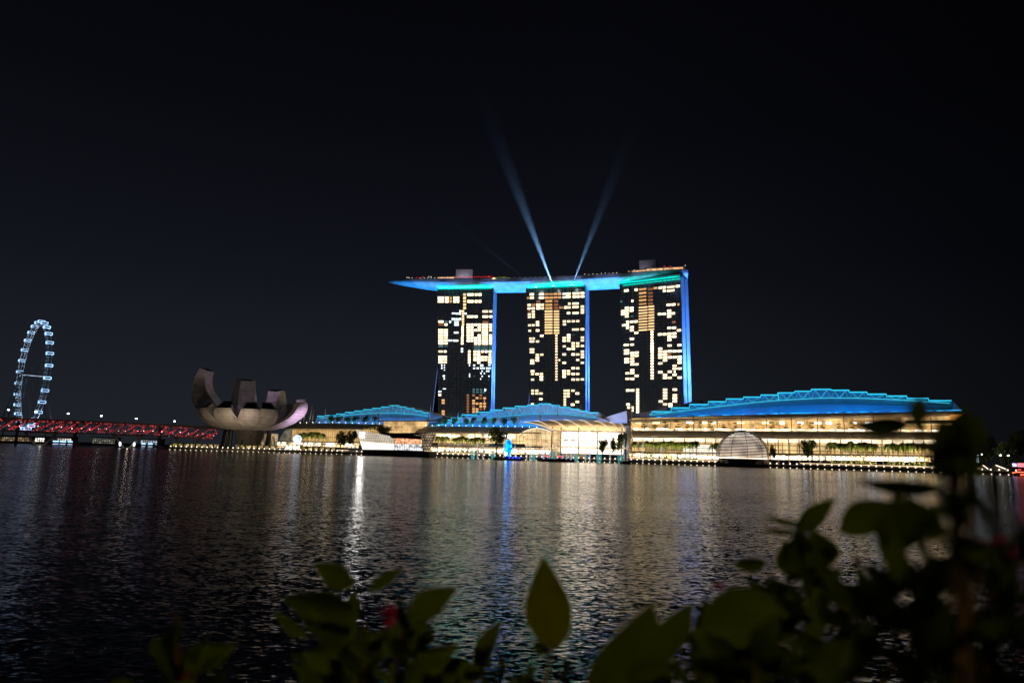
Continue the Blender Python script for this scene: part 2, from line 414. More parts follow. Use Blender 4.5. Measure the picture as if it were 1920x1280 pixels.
U2 = (980, 530, 9.846, [
 (130,208,[215,280],48,'warm'),(78,118,[280],44,'orange'),(240,288,[222,283],40,'teal'),(300,390,[213,278],44,'warm'),(400,480,[210,275],46,'orange'),(486,560,[210,275],46,'orange'),(568,640,[205,270],46,'orange'),(648,712,[205,270],46,'orange'),(735,785,[205,268],40,'cool'),
 (790,885,[203,262],48,'warm'),(922,985,[198,258],48,'warm'),(992,1052,[196,256],48,'warm'),(1070,1138,[192,252],48,'warm'),
 (250,328,[345],42,'dim'),(415,548,[340,408,468],50,'orange'),(575,655,[340,405,465],48,'dim'),
 (90,150,[412,475],46,'warm'),(165,196,[408],50,'orange'),(202,232,[408],50,'orange'),(165,225,[472],46,'warm'),(250,330,[408,470],50,'warm'),(345,392,[408,470],50,'warm'),
 (672,720,[458],46,'orange'),(732,750,[458],46,'orange'),(768,828,[455],50,'warm'),(838,885,[388,455],48,'warm'),(915,1036,[385,448],48,'warm'),(1072,1134,[440,498,550],46,'warm'),
 (95,150,[582,632],42,'warm'),(168,224,[530,580,630],44,'warm'),(95,150,[530],36,'dim'),
 (405,552,[525,577,627,677,727,778,828,880,930],38,'gold'),(574,676,[525,577,627,677,727,778,828,880,928],38,'gold'),
 (815,878,[560],44,'warm'),(918,1036,[558],42,'warm'),(245,305,[727,780,880],44,'warm'),(740,800,[712,768],44,'warm'),(820,880,[712],44,'warm'),(905,965,[710],44,'warm'),(986,1046,[708],44,'warm'),
 (100,155,[785],42,'warm'),(168,220,[782],42,'warm'),(105,155,[885],42,'warm'),(910,1040,[862],44,'warm'),(1072,1135,[858],44,'warm'),(322,384,[978],44,'warm'),(905,955,[965],26,'teal'),
 (602,642,rng_(975,1265),36,'warm'),
 (735,800,[1018,1070],44,'warm'),(740,795,[1172],40,'warm'),(818,880,[965,1016,1070,1222],44,'warm'),(1072,1134,[1010,1064,1165],44,'warm'),(902,964,[1115,1168,1220],44,'warm'),(986,1046,[1115,1168],44,'warm'),
 (122,166,[1030],42,'warm'),(182,224,[1028],42,'warm'),(130,212,[1082],40,'warm'),(243,303,[1082],42,'warm')])
L2 = (980, 650, 9.846, [
 (130,215,[48,99],44,'warm'),(240,302,[148,199,250],44,'warm'),(322,383,[145],40,'warm'),(140,213,[252,302],44,'warm'),(150,213,[450],42,'warm'),(154,210,[502,605],42,'warm'),(236,298,[502],44,'warm'),(315,375,[500,552,603],44,'warm'),
 (735,800,[140,296],44,'warm'),(733,797,[447,500,552],44,'warm'),(815,876,[446,498],44,'warm'),(900,966,[140,395,500,603],44,'warm'),(986,1046,[140,242,395,500,603],44,'warm'),(1072,1134,[87,138,190,295,600],44,'warm'),
 (602,642,rng_(40,605),34,'warm'),(662,692,[245],40,'warm'),(158,208,[808,860],42,'warm'),(231,290,[808,860],42,'warm'),(308,368,[860],42,'warm'),(303,366,[965],44,'warm'),(152,206,[1055],40,'warm'),
 (755,800,rng_(808,1070),42,'warm'),(808,868,[808,860,912],44,'warm'),(896,960,[808],42,'warm'),(976,1042,[860,1015],44,'warm'),(891,955,[1066],44,'warm')])
U3 = (1155, 515, 8.8276, [
 (135,206,[262],48,'warm'),(309,358,[248],50,'warm'),(378,502,[238,302,362,420,482],46,'orange'),(530,608,[238,302,360,418,478],46,'dim'),
 (622,682,[220],42,'orange'),(708,762,[215],46,'warm'),(778,820,[210,268],44,'warm'),(840,968,[202,262],50,'warm'),(990,1054,[190],46,'warm'),
 (255,283,[433],44,'warm'),(72,102,[445],40,'teal'),(838,902,[498],44,'warm'),(918,980,[492],44,'warm'),(1018,1046,[490],42,'orange'),
 (148,208,[548,596,643,690],42,'warm'),(228,288,[548,593],42,'warm'),(85,142,[603,650],42,'warm'),(245,285,[685],24,'teal'),
 (374,522,[538,586,633,680,727,775,822,868,914],36,'gold'),(536,632,[525,572,619,666,713,760,808,855,903],36,'gold'),
 (694,750,[650],42,'warm'),(768,825,[648],42,'warm'),(848,910,[595,643,690],42,'warm'),(915,972,[638],42,'warm'),
 (170,210,[778,828,878],42,'warm'),(232,292,[778,868,918],42,'warm'),(304,362,[773],42,'warm'),(102,162,[835],40,'warm'),
 (928,986,[782],40,'dim'),(850,912,[880],42,'warm'),(930,990,[877],42,'warm'),(1010,1075,[920],44,'warm'),(305,367,[960],42,'warm'),
 (695,758,[986],42,'warm'),(774,832,[984],42,'warm'),(852,914,[975,1026,1078],42,'warm'),(932,995,[970,1022],42,'warm'),(575,614,rng_(945,1265,47),36,'warm'),
 (232,295,[1060],42,'warm'),(128,212,[1160],40,'warm'),(240,293,[1155],36,'warm'),(853,920,[1170],44,'warm'),(1018,1082,[1163],44,'warm'),
 (700,762,[1222],42,'warm')])
L3 = (1155, 640, 8.8276, [
 (575,620,rng_(32,608,48),36,'warm'),(133,215,[148,196],43,'warm'),(140,215,[290,340],43,'warm'),(238,300,[190,238,286,333,380,474,520,617],42,'warm'),(310,372,[185,236,378,568],42,'warm'),
 (157,220,[525,617],42,'warm'),(698,766,[170,218,268,362,508],42,'warm'),(778,844,[167,216,264,312,553,600],42,'warm'),(858,922,[160,262,500,600],42,'warm'),(860,915,[212],34,'dim'),
 (937,1002,[160,260,402,450,550],42,'warm'),(960,980,[500],40,'warm'),(1020,1086,[158,252,300,350,448,597],42,'warm'),(168,222,[808],42,'warm'),(238,300,[808],42,'warm'),(335,378,rng_(797,1165,48),38,'warm'),
 (778,846,[797,845,892,940,1038],42,'warm'),(938,1008,[795,888,938,988],42,'warm'),(708,772,[990],42,'warm'),(868,930,[1038,1080],40,'warm'),(172,225,[1040],40,'warm'),(190,228,[1092],40,'warm'),(250,290,[1092,1140],40,'warm')])

def tower(F, corners, tables, label, rear_open, rear_lean, glass_wing=None, strip_py=535.5):
    tl, tr, bl, br = [F.hit(*c) for c in corners]
    # extend the facade edges down to the ground and up to the crown
    def at(z, a, b): k = (z - b[1]) / (a[1] - b[1]); return b[0] + (a[0] - b[0]) * k
    ztop = 193.5
    L = lambda z: at(z, tl, bl); Rr = lambda z: at(z, tr, br)
    cx = (L(2.2) + Rr(2.2)) / 2
    t = thing('hotel_tower', label, 'hotel tower', F, (cx, 0, 2.2))
    m = MB()
    zs = [2.2 + (ztop - 2.2) * i / 12 for i in range(13)]
    for a, b in zip(zs, zs[1:]):
        m.hexa([(L(a),0,a),(Rr(a),0,a),(Rr(a),9,a),(L(a),9,a)], [(L(b),0,b),(Rr(b),0,b),(Rr(b),9,b),(L(b),9,b)])
    m.build('facade', M['tower_glass'], t)
    sl = MB()                                    # slab edges and mullion lines of the curtain wall
    n = 55
    for i in range(n + 1):
        z = 8 + (ztop - 9) * i / n
        if 54 < z < 64: continue
        sl.box(L(z) + .1, Rr(z) - .1, -0.28, -0.002, z - 0.11, z + 0.11)
    nb = 14
    for i in range(nb + 1):
        k = i / nb
        xa = L(4) + (Rr(4) - L(4)) * k; xb = L(ztop) + (Rr(ztop) - L(ztop)) * k
        sl.hexa([(xa-.12,-.22,4),(xa+.12,-.22,4),(xa+.12,-.004,4),(xa-.12,-.004,4)], [(xb-.12,-.22,ztop-1),(xb+.12,-.22,ztop-1),(xb+.12,-.004,ztop-1),(xb-.12,-.004,ztop-1)])
    sl.build('mullion', M['slab_edge'], t)
    # side walls: front leg, rear leg leaning away, with a lit gap between them
    fl = MB(); x = Rr
    for a, b in zip(zs, zs[1:]):
        fl.hexa([(x(a),-.3,a),(x(a)+.8,-.3,a),(x(a)+.8,9.2,a),(x(a),9.2,a)], [(x(b),-.3,b),(x(b)+.8,-.3,b),(x(b)+.8,9.2,b),(x(b),9.2,b)])
    fl.build('end_wall', M['tower_side'], t)
    rl = MB(); g = lambda z: 10.5 + rear_open * max(0, (ztop - z) / ztop) ** 1.3 + rear_lean * max(0, (70 - z) / 70) ** 1.5
    for a, b in zip(zs, zs[1:]):
        rl.hexa([(L(a)-1,g(a),a),(x(a)+.8,g(a),a),(x(a)+.8,g(a)+9.5,a),(L(a)-1,g(a)+9.5,a)], [(L(b)-1,g(b),b),(x(b)+.8,g(b),b),(x(b)+.8,g(b)+9.5,b),(L(b)-1,g(b)+9.5,b)])
    rl.build('rear_leg', M['tower_side'], t)
    gp = MB()
    for a, b in zip(zs[:-2], zs[1:]):
        gp.hexa([(x(a)-.6,9.3,a),(x(a)-.3,9.3,a),(x(a)-.3,g(a)-.1,a),(x(a)-.6,g(a)-.1,a)], [(x(b)-.6,9.3,b),(x(b)-.3,9.3,b),(x(b)-.3,g(b)-.1,b),(x(b)-.6,g(b)-.1,b)])
    gp.build('atrium_glass', M['led_gap'], t)
    cb = MB().hexa([(L(189)+1.5,1.2,ztop),(Rr(189)-1.0,1.2,ztop),(Rr(189)-1.0,18,ztop),(L(189)+1.5,18,ztop)], [(L(189)+1.5,1.2,197),(Rr(189)-1.0,1.2,197),(Rr(189)-1.0,18,197),(L(189)+1.5,18,197)])
    cb.build('crown', M['hull'], t)
    hs = F.hit((corners[0][0]+corners[1][0])/2, strip_py, -5)
    ts = MB().tube([(L(192)+1.5, -5, hs[1]), (Rr(192)-2, -5, hs[1])], .55, 6); ts.build('belly_light', M['led_teal'], t)
    ls = MB().box(L(192)+1, Rr(192)-1, -0.6, -0.1, ztop+0.35, ztop+0.8)
    ls.build('light_strip', M['led_teal'], t)
    if glass_wing:
        (ax, ay), (bx, by) = F.hit(*glass_wing[0]), F.hit(*glass_wing[1])
        k = (2.2 - by) / (ay - by); b0 = bx + (ax - bx) * k
        w = MB().hexa([(b0,1,2.2),(L(2.2)-.1,1,2.2),(L(2.2)-.1,16,2.2),(b0,16,2.2)], [(ax-.4,1,ay),(L(ay)-.1,1,ay),(L(ay)-.1,8,ay),(ax-.4,8,ay)])
        w.build('atrium_wing', M['black_glass'], t)
        MB().tube([(b0-.3,.6,2.2),(ax-.5,.6,ay)], 0.34, 4).build('edge_light', M['led_blue_dim'], t)
    # lit windows
    rects = []
    for ox, oy, s, tab in tables:
        for x0, x1, rows, h, kind in tab:
            for yc in rows:
                a = F.hit(ox + x0 / s, oy + (yc + h / 2) / s, -0.2); b = F.hit(ox + x1 / s, oy + (yc - h / 2) / s, -0.2)
                rects.append(((a[0] + b[0]) / 2, (a[1] + b[1]) / 2, abs(b[0] - a[0]) * .95, abs(b[1] - a[1]) * 0.84, kind))
    rects.sort(key=lambda r: -r[2] * r[3])
    for X, Z, w_, h_, kind in rects[:99]:
        child('window', unit[kind], t, (X, -0.32, Z), (w_, 1, h_))
    rest = MB(); mats = ['warm', 'orange', 'gold', 'dim', 'cool', 'teal']; idx = []
    for X, Z, w_, h_, kind in rects[99:]:
        k = len(rest.f); rest.box(X-w_/2, X+w_/2, -0.44, -0.2, Z-h_/2, Z+h_/2); idx += [mats.index(kind)] * (len(rest.f) - k)
    o = rest.build('lit_windows', [M['win_' + q] for q in mats], t)
    o.data.polygons.foreach_set('material_index', idx); tag(o, kind='stuff')
    # teal floodlight washing the deck's belly from the top of the tower
    p = F.w((L(190) + Rr(190)) / 2, -1.6, ztop + 0.6)
    lamp('crown_floodlight', 'AREA', p, E_TEAL * ((.16) if strip_py < 530 else 1), (0.0, 0.85, 0.72), target=p + F.n * -3.5 + Vector((0, 0, 5)), size=62, sizey=0.8, parent=t)
    return t, L, Rr
M['led_teal'] = emit('led_teal', (0.0, 0.85, 0.72), 1.6)
M['led_gap'] = emit('atrium_led', (0.02, 0.36, 0.85), 0.75, vary=0.5, nscale=0.03, stretch=(0, 0, 1))
M['led_blue_dim'] = emit('led_blue_edge', (0.16, 0.24, 0.75), 0.6)
E_TEAL = 16000
T1, T2, T3 = Frame(-56, 818.6, -9.4), Frame(48.5, 797, -17.1), Frame(148, 753, -34.2)
tw1 = tower(T1, [(820,545),(924.5,543.5),(821,765),(919,767)], [U1, L1], 'leftmost of three slab hotel towers, its lit windows massed in the upper two thirds', 5, 4, [(822,683),(811.5,772)])
tw2 = tower(T2, [(986.5,552),(1097,541),(993.5,765),(1096.5,768)], [U2, L2], 'middle hotel tower of the three, below the two blue searchlight beams', 8, 2, [(993.6,728),(992,757)], strip_py=533.5)
tw3 = tower(T3, [(1162,540),(1276,530),(1173,765),(1281.5,762)], [U3, L3], 'rightmost hotel tower of the three, its pale rear leg splaying outwards', 4, 10, strip_py=524.5)
# blue floodlights standing on the podium between the towers, behind their fronts, washing end walls and the deck's belly
E_SIDE = 1.0e6
for (t, L, Rr), F, k_, off in ((tw1, T1, 1.0, 34), (tw2, T2, 1.0, 34), (tw3, T3, 1.3, 34)):
    for zz, tz, ee in ((16, 60, .35), (40, 100, .6), (48, 165, 1.5)):
        lamp('end_wall_floodlight', 'SPOT', F.w(Rr(60) + off, 16, zz), E_SIDE * k_ * ee, (0.07, 0.24, 1.0), target=F.w(Rr(tz), 10, tz), size=2, angle=70 if zz < 40 else 60, blend=0.8, parent=t)

# ------------------------------------------------------------------ rooftop deck (boat shaped) across the three towers
rim = [(728.5,527.5),(735,526.8),(745,525.8),(760,524.8),(785,524),(820,523.6),(870,523.6),(920,523.5),(960,523.2),(1003,522.3),(1050,520.4),(1095,518),(1131,516),(1167,513.5),(1200,511.3),(1233,508.8),(1260,507),(1280,505.8),(1290,506.5)]
fr = [hz(a, b, 203.0) for a, b in rim]
# smooth the plan curve
for _ in range(3):
    fr = [fr[0]] + [(fr[i-1] + fr[i] * 2 + fr[i+1]) / 4 for i in range(1, len(fr)-1)] + [fr[-1]]
hw = []
acc = 0.0
for i, p in enumerate(fr):
    if i: acc += (p - fr[i-1]).length
    hw.append(19.0 * min(1.0, max(0.03, (acc / 75.0)) ** 0.55))
hw[-1] = 15.0
deckc = []; rows = []
for i, p in enumerate(fr):
    d = (fr[min(i+1, len(fr)-1)] - fr[max(i-1, 0)]).normalized(); n_ = Vector((-d.y, d.x, 0))
    if n_.y < 0: n_ = -n_
    w_ = hw[i]; c = p + n_ * w_; deckc.append((c, n_, w_, d))
    dep = 11.3 * (w_ / 19.0) ** 1.1; fas = 3.2 * min(1, w_ / 19.0)
    row = [p + Vector((0, 0, 0)), p + n_ * 0.4 + Vector((0, 0, -fas))]
    for k in range(1, 12):
        a = PI * k / 12
        row.append(c + n_ * (-w_ * 0.97 * math.cos(a)) + Vector((0, 0, -fas - (dep - fas) * math.sin(a) ** 1.7)))
    row += [p + n_ * (2 * w_ - 0.4) + Vector((0, 0, -fas)), p + n_ * (2 * w_)]
    rows.append(row)
F_SP = Frame(0, 820, 0)
sp = thing('rooftop_deck', 'long boat-shaped rooftop park bridging the tops of the three towers, blue-lit belly', 'rooftop park', FW, (20, 800, 192))
hl = MB(); hl.grid(rows); hl.poly(rows[-1]); hl.smooth = False
hl.build('hull', M['hull'], sp)
dk = MB(); dk.grid([[r_[0] + Vector((0,0,.01)), r_[-1] + Vector((0,0,.01))] for r_ in rows]); dk.build('deck', M['dark_concrete'], sp)
pr = MB(); pr.grid([[r_[0] + Vector((0,0,0.0)), r_[0] + Vector((0,0,1.3))] for r_ in rows]); pr.build('parapet', M['roof_metal'], sp)
def on_deck(px, back, z=203.0):
    """a point on the deck in photo column px, 'back' metres behind the front rim, and the rim's direction"""
    for i in range(len(rim) - 1):
        if rim[i][0] <= px <= rim[i+1][0]:
            k = (px - rim[i][0]) / (rim[i+1][0] - rim[i][0])
            p = fr[i].lerp(fr[i+1], k); n_ = deckc[i][1].lerp(deckc[i+1][1], k)
            return Vector((p.x + n_.x * back, p.y + n_.y * back, z)), math.atan2(-n_.x, n_.y)
M['box_light'] = emit('deck_lamp_white', (1.0, 0.85, 0.7), 1.6)
M['red_light'] = emit('deck_lamp_red', (1.0, 0.03, 0.04), 1.5)
M['amber_strip'] = emit('amber_strip', (1.0, 0.55, 0.28), 0.9, vary=0.8, nscale=0.35)
def deck_box(name, px0, px1, z0, z1, back0, back1, m, parent=sp):
    a, ra = on_deck(px0, back0); b, rb = on_deck(px1, back0); c, _ = on_deck(px1, back1); d, _ = on_deck(px0, back1)
    mb = MB().hexa([(q.x, q.y, z0) for q in (a, b, c, d)], [(q.x, q.y, z1) for q in (a, b, c, d)])
    return mb.build(name, m, parent)
deck_box('lift_tower', 845, 882, 203, 218.5, 14, 24, M['grey_box'])
deck_box('lift_tower', 1195.5, 1229, 203, 220.5, 14, 24, M['grey_box'])
deck_box('pavilion_roof', 808, 846, 207.3, 208.0, 4, 14, M['roof_metal'])
deck_box('pavilion_room', 812, 844, 203, 207.0, 6, 12, M['amber_strip'])
deck_box('pavilion_room', 1185, 1212, 204, 206.6, 4, 12, M['amber_strip'])
deck_box('pavilion_room', 1214, 1284, 204.5, 207.2, 3, 14, M['amber_strip'])
deck_box('pavilion_roof', 1210, 1287, 207.6, 208.5, 2, 16, M['roof_metal'])
deck_box('pavilion_roof', 1168, 1212, 206.9, 207.5, 3, 13, M['roof_metal'])
deck_box('pool_bar', 1039, 1071, 203, 205.6, 5, 12, M['amber_strip'])
deck_box('service_room', 750, 800, 203, 205.5, 6, 12, M['dark_metal'])
random.seed(5)
wl = MB().box(-.3,.3,-.3,.3,-.3,.3).mesh('deck_lamp', M['box_light']); rl_ = MB().box(-.35,.35,-.35,.35,-.35,.35).mesh('deck_lamp', M['red_light'])
for px, z in [(755,206.8),(757,206.8),(759,206.2),(764,206),(795,207),(799,207),(842,205)] + [(780+i*6.5, 204.8+random.random()) for i in range(10)] + [(945+i*9.5, 204.8) for i in range(10)] + [(1100+i*7.2, 205+random.random()*1.2) for i in range(9)] + [(1180,206),(1190,207),(1287,209),(1291,208)]:
    if px < 1290:
        p, _ = on_deck(px, 2.5, z); child('deck_lamp', wl, sp, p)
for px, z in [(729.5,203.6),(772,206),(777,206),(784,207)] + [(850+i*4.1, 206.3 + 0.5*math.sin(i*2.2)) for i in range(20)] + [(919,207),(921,206),(1281,205),(1262,208.5),(1250,209)]:
    p, _ = on_deck(px, 2.2, z); child('deck_lamp', rl_, sp, p)
# blue floodlights behind the tower fronts aimed at the deck's belly
E_HULL = 1.7e6
for (px, Y, tpx, ang, e_) in ((785, 832, 786, 40, .75), (957, 826, 957, 34, .9), (1133, 800, 1133, 30, 1.1), (1330, 760, 1292, 24, 0.5)):
    tgt, _ = on_deck(min(tpx, 1289), 12, 194); src = gx(px, Y, 60)
    lamp('deck_floodlight', 'SPOT', src, E_HULL * e_, (0.02, 0.34, 1.0), target=tgt, size=2, angle=ang, blend=0.8, parent=sp)
for tp_ in (790, 860, 930, 1000, 1070, 1140, 1210, 1265):
    tgt, _ = on_deck(tp_, 0, 206); src = gx(tp_ + 20, 660, 60)
    lamp('rim_fill_spot', 'SPOT', src, 4.0e5, (0.30, 0.45, 1.0), target=tgt, size=1.0, angle=10, blend=.5, parent=sp)  # added spots in mid-air that brighten the deck's front rim
for px, z, E_ in ((863, 207, 900), (1212, 208, 900)):
    q, _ = on_deck(px, 4, z); g, _ = on_deck(px, 16, z + 6); lamp('lift_tower_fill', 'AREA', q, E_, (.8,.75,.95), target=g, size=12, sizey=.6, parent=sp)  # added lamps that brighten the grey lift towers

# ------------------------------------------------------------------ searchlights and their beams in the humid air
mbm = bpy.data.materials.new('lit_haze'); mbm.use_nodes = True
t_ = mbm.node_tree; t_.nodes.clear(); o_ = t_.nodes.new('ShaderNodeOutputMaterial'); v_ = t_.nodes.new('ShaderNodeVolumePrincipled')
tc_ = t_.nodes.new('ShaderNodeTexCoord'); sx_ = t_.nodes.new('ShaderNodeSeparateXYZ'); m1_ = t_.nodes.new('ShaderNodeMath'); m1_.operation = 'MULTIPLY'; m1_.inputs[1].default_value = -1/38.0
m2_ = t_.nodes.new('ShaderNodeMath'); m2_.operation = 'EXPONENT'; m3_ = t_.nodes.new('ShaderNodeMath'); m3_.operation = 'MULTIPLY'; m3_.inputs[1].default_value = 0.0024
t_.links.new(tc_.outputs['Object'], sx_.inputs[0]); t_.links.new(sx_.outputs['Z'], m1_.inputs[0]); t_.links.new(m1_.outputs[0], m2_.inputs[0]); t_.links.new(m2_.outputs[0], m3_.inputs[0]); t_.links.new(m3_.outputs[0], v_.inputs['Density'])
v_.inputs['Color'].default_value = (0.8, 0.9, 1.0, 1); v_.inputs['Anisotropy'].default_value = 0.1
t_.links.new(v_.outputs[0], o_.inputs['Volume'])
def searchlight(px, py, tx, ty, F, E, label, half=3.8, length=330, col=(0.30, 0.58, 1.0)):
    s0, z0 = F.hit(px, py, -13.5); base = F.w(s0, -13.5, z0)
    d = (hy(tx, ty, base.y + 6) - base).normalized()
    rot = d.to_track_quat('Z', 'Y').to_euler()
    t = thing('searchlight', label, 'searchlight', loc=base)
    b = MB(); b.tube([base*0 + Vector((0,0,-1.2)), Vector((0,0,0))], 0.9, 8); b.build('housing', M['dark_metal'], t)
    MB().tube([(0,0,-1.0), tuple(F.w(s0, -.5, z0 - 2.5) - base)], 0.18, 5).build('bracket', M['dark_metal'], t)
    MB().ball((0,0,0.5), 0.75, 8, 5).build('lens', emit('searchlight_lens', (0.75, 0.9, 1.0), 6), t)
    c = MB(); r0, r1 = 0.35, math.tan(R(half * 1.12)) * length + .35; n = 20
    c.v = [(r0*math.cos(2*PI*i/n), r0*math.sin(2*PI*i/n), 1.6) for i in range(n)] + [(r1*math.cos(2*PI*i/n), r1*math.sin(2*PI*i/n), length) for i in range(n)]
    c.f = [tuple(range(n-1,-1,-1)), tuple(range(n, 2*n))] + [(i, (i+1) % n, (i+1) % n + n, i+n) for i in range(n)]
    o = c.build('light_beam', mbm, t); o.rotation_euler = rot; tag(o, kind='stuff')
    l = bpy.data.lights.new('beam_lamp', 'SPOT'); l.energy = E; l.color = col; l.spot_size = R(half * 2); l.spot_blend = 0.9; l.shadow_soft_size = 0.25
    lo = bpy.data.objects.new('beam_lamp', l); SC.collection.objects.link(lo); lo.parent = t; lo.location = d * 2.2
    lo.rotation_euler = (-d).to_track_quat('Z', 'Y').to_euler()
E_STREET = 260
E_BEAM = 6e7
searchlight(1037.5, 537, 948, 300, T2, E_BEAM, 'searchlight on the middle tower throwing the brightest blue beam up to the left')
searchlight(1072.5, 535, 1140, 360, T2, E_BEAM * 0.28, 'searchlight on the middle tower throwing a blue beam up to the right')
searchlight(1004.5, 539, 850, 415, T2, E_BEAM * 0.05, 'leftmost searchlight on the middle tower, its faint beam slanting far left', 1.8)
# ------------------------------------------------------------------ the waterfront mall: three glazed halls with stepped blue roofs
M['led_cyan'] = emit('led_cyan', (0.03, 0.62, 0.90), 1.15)
M['led_cyan_soft'] = emit('led_cyan_soft', (0.05, 0.60, 0.90), 1.05)
M['led_base'] = emit('led_base', (0.02, 0.42, 0.95), 1.3, vary=1.0, nscale=0.15)
M['lamp_white'] = emit('lamp_white', (1.0, 0.86, 0.66), 3.6)
M['lamp_small'] = emit('lamp_small', (1.0, 0.84, 0.62), 2.6)
M['strip_warm'] = emit('strip_warm', (1.0, 0.70, 0.38), 1.5, vary=0.4, nscale=0.05)
WARM = (1.0, 0.72, 0.42)

def C(ox, oy, s, pts): return [(ox + x / s, oy + y / s) for x, y in pts]

def stepped_roof(t, steps, base, arch, y0, depth, led_scale=1.0, tri=True):
    """steps: (px0, px1, py) tops of the roof segments; base, arch: pixel polylines (lower edge, arch line)"""
    bs = [FM.hit(a, b, y0) for a, b in base]; ar = [FM.hit(a, b, y0 + 9) for a, b in arch]
    def interp(ps, s):
        if s <= ps[0][0]: return ps[0][1]
        for a, b in zip(ps, ps[1:]):
            if s <= b[0]: return a[1] + (b[1] - a[1]) * (s - a[0]) / (b[0] - a[0])
        return ps[-1][1]
    skin = MB(); slabs = MB(); led = MB(); truss = MB(); soft = MB()
    S = []
    for a, b, py in steps:
        s0, z = FM.hit(a, py, y0 + 4); s1, _ = FM.hit(b, py, y0 + 4); S.append((s0, s1, z))
    for i, (s0, s1, z) in enumerate(S):
        n = 4
        for k in range(n):
            a = s0 + (s1 - s0) * k / n; b = s0 + (s1 - s0) * (k + 1) / n
            za, zb = interp(bs, a), interp(bs, b); ha, hb = min(interp(ar, a), z - .8), min(interp(ar, b), z - .8)
            # lower glazed curtain leaning back to the arch, then the set-back panel below the roof slab
            skin.grid([[(a, y0, za), (b, y0, zb)], [(a, y0+3.5, za*.45+ha*.55), (b, y0+3.5, zb*.45+hb*.55)], [(a, y0+9, ha), (b, y0+9, hb)], [(a, y0+12, z-.5), (b, y0+12, z-.5)]])
            soft.tube([(a, y0+8.7, ha+.05), (b, y0+8.7, hb+.05)], 0.22*led_scale, 4)
        # roof slab running back and down
        zb = max(min(interp(bs, s0), interp(bs, s1)) - 1, 2.2)
        slabs.hexa([(s0,y0+4,z-.7),(s1,y0+4,z-.7),(s1,y0+depth*.5,z-1.5),(s0,y0+depth*.5,z-1.5)], [(s0,y0+4,z),(s1,y0+4,z),(s1,y0+depth*.5,z-.6),(s0,y0+depth*.5,z-.6)])
        slabs.hexa([(s0,y0+depth*.5,z-1.6),(s1,y0+depth*.5,z-1.6),(s1,y0+depth,zb),(s0,y0+depth,zb)], [(s0,y0+depth*.5,z-.6),(s1,y0+depth*.5,z-.6),(s1,y0+depth+1,zb+1),(s0,y0+depth+1,zb+1)])
        led.tube([(s0, y0+3.85, z-.2), (s1, y0+3.85, z-.2)], 0.36*led_scale, 4)
        if i and abs(S[i-1][2] - z) > .3:
            zz = max(S[i-1][2], z); led.tube([(s0, y0+3.8, min(S[i-1][2], z)), (s0, y0+3.8, zz)], 0.26*led_scale, 4)
        m_ = (s0 + s1) / 2; ha = interp(ar, m_)
        if z - ha > 1.5:
            w = (s1 - s0) * .30
            for q in (-1, 1): truss.tube([(m_, y0+8.5, ha), (m_+q*w, y0+4.6, z-.8)], 0.19*led_scale, 4)
            for q in (-1, 1): truss.tube([(m_+q*w*1.6, y0+8.8, interp(ar, m_+q*w*1.6)), (m_+q*w, y0+4.6, z-.8)], 0.09*led_scale, 4)
    # closing end walls
    for (s, z, sgn) in ((S[0][0], S[0][2], -1), (S[-1][1], S[-1][2], 1)):
        zb = interp(bs, s)
        skin.poly([(s, y0, zb), (s, y0+4, z-.5), (s, y0+depth*.5, z-1), (s, y0+depth, zb)])
    skin.build('roof_curtain', M['roof_skin'], t)
    slabs.build('roof_slab', M['roof_skin'], t)
    led.build('roof_edge_light', M['led_cyan'], t)
    soft.build('arch_light', M['led_cyan_soft'], t)
    truss.build('strut_light', M['led_cyan_soft'], t)
    return bs, S

def blue_wash(t, s0, s1, z, y0, E, n=3, tilt=14, size=1.2, col=(0.0, 0.22, 0.80)):
    w = (s1 - s0) / n
    for i in range(n):
        a = s0 + w * (i + .5); p = FM.w(a, y0 - 9, z + .4)
        lamp('roof_floodlight', 'AREA', p, E * w, col, target=FM.w(a, y0 + 7, z + tilt), size=w * .95, sizey=size, parent=t)

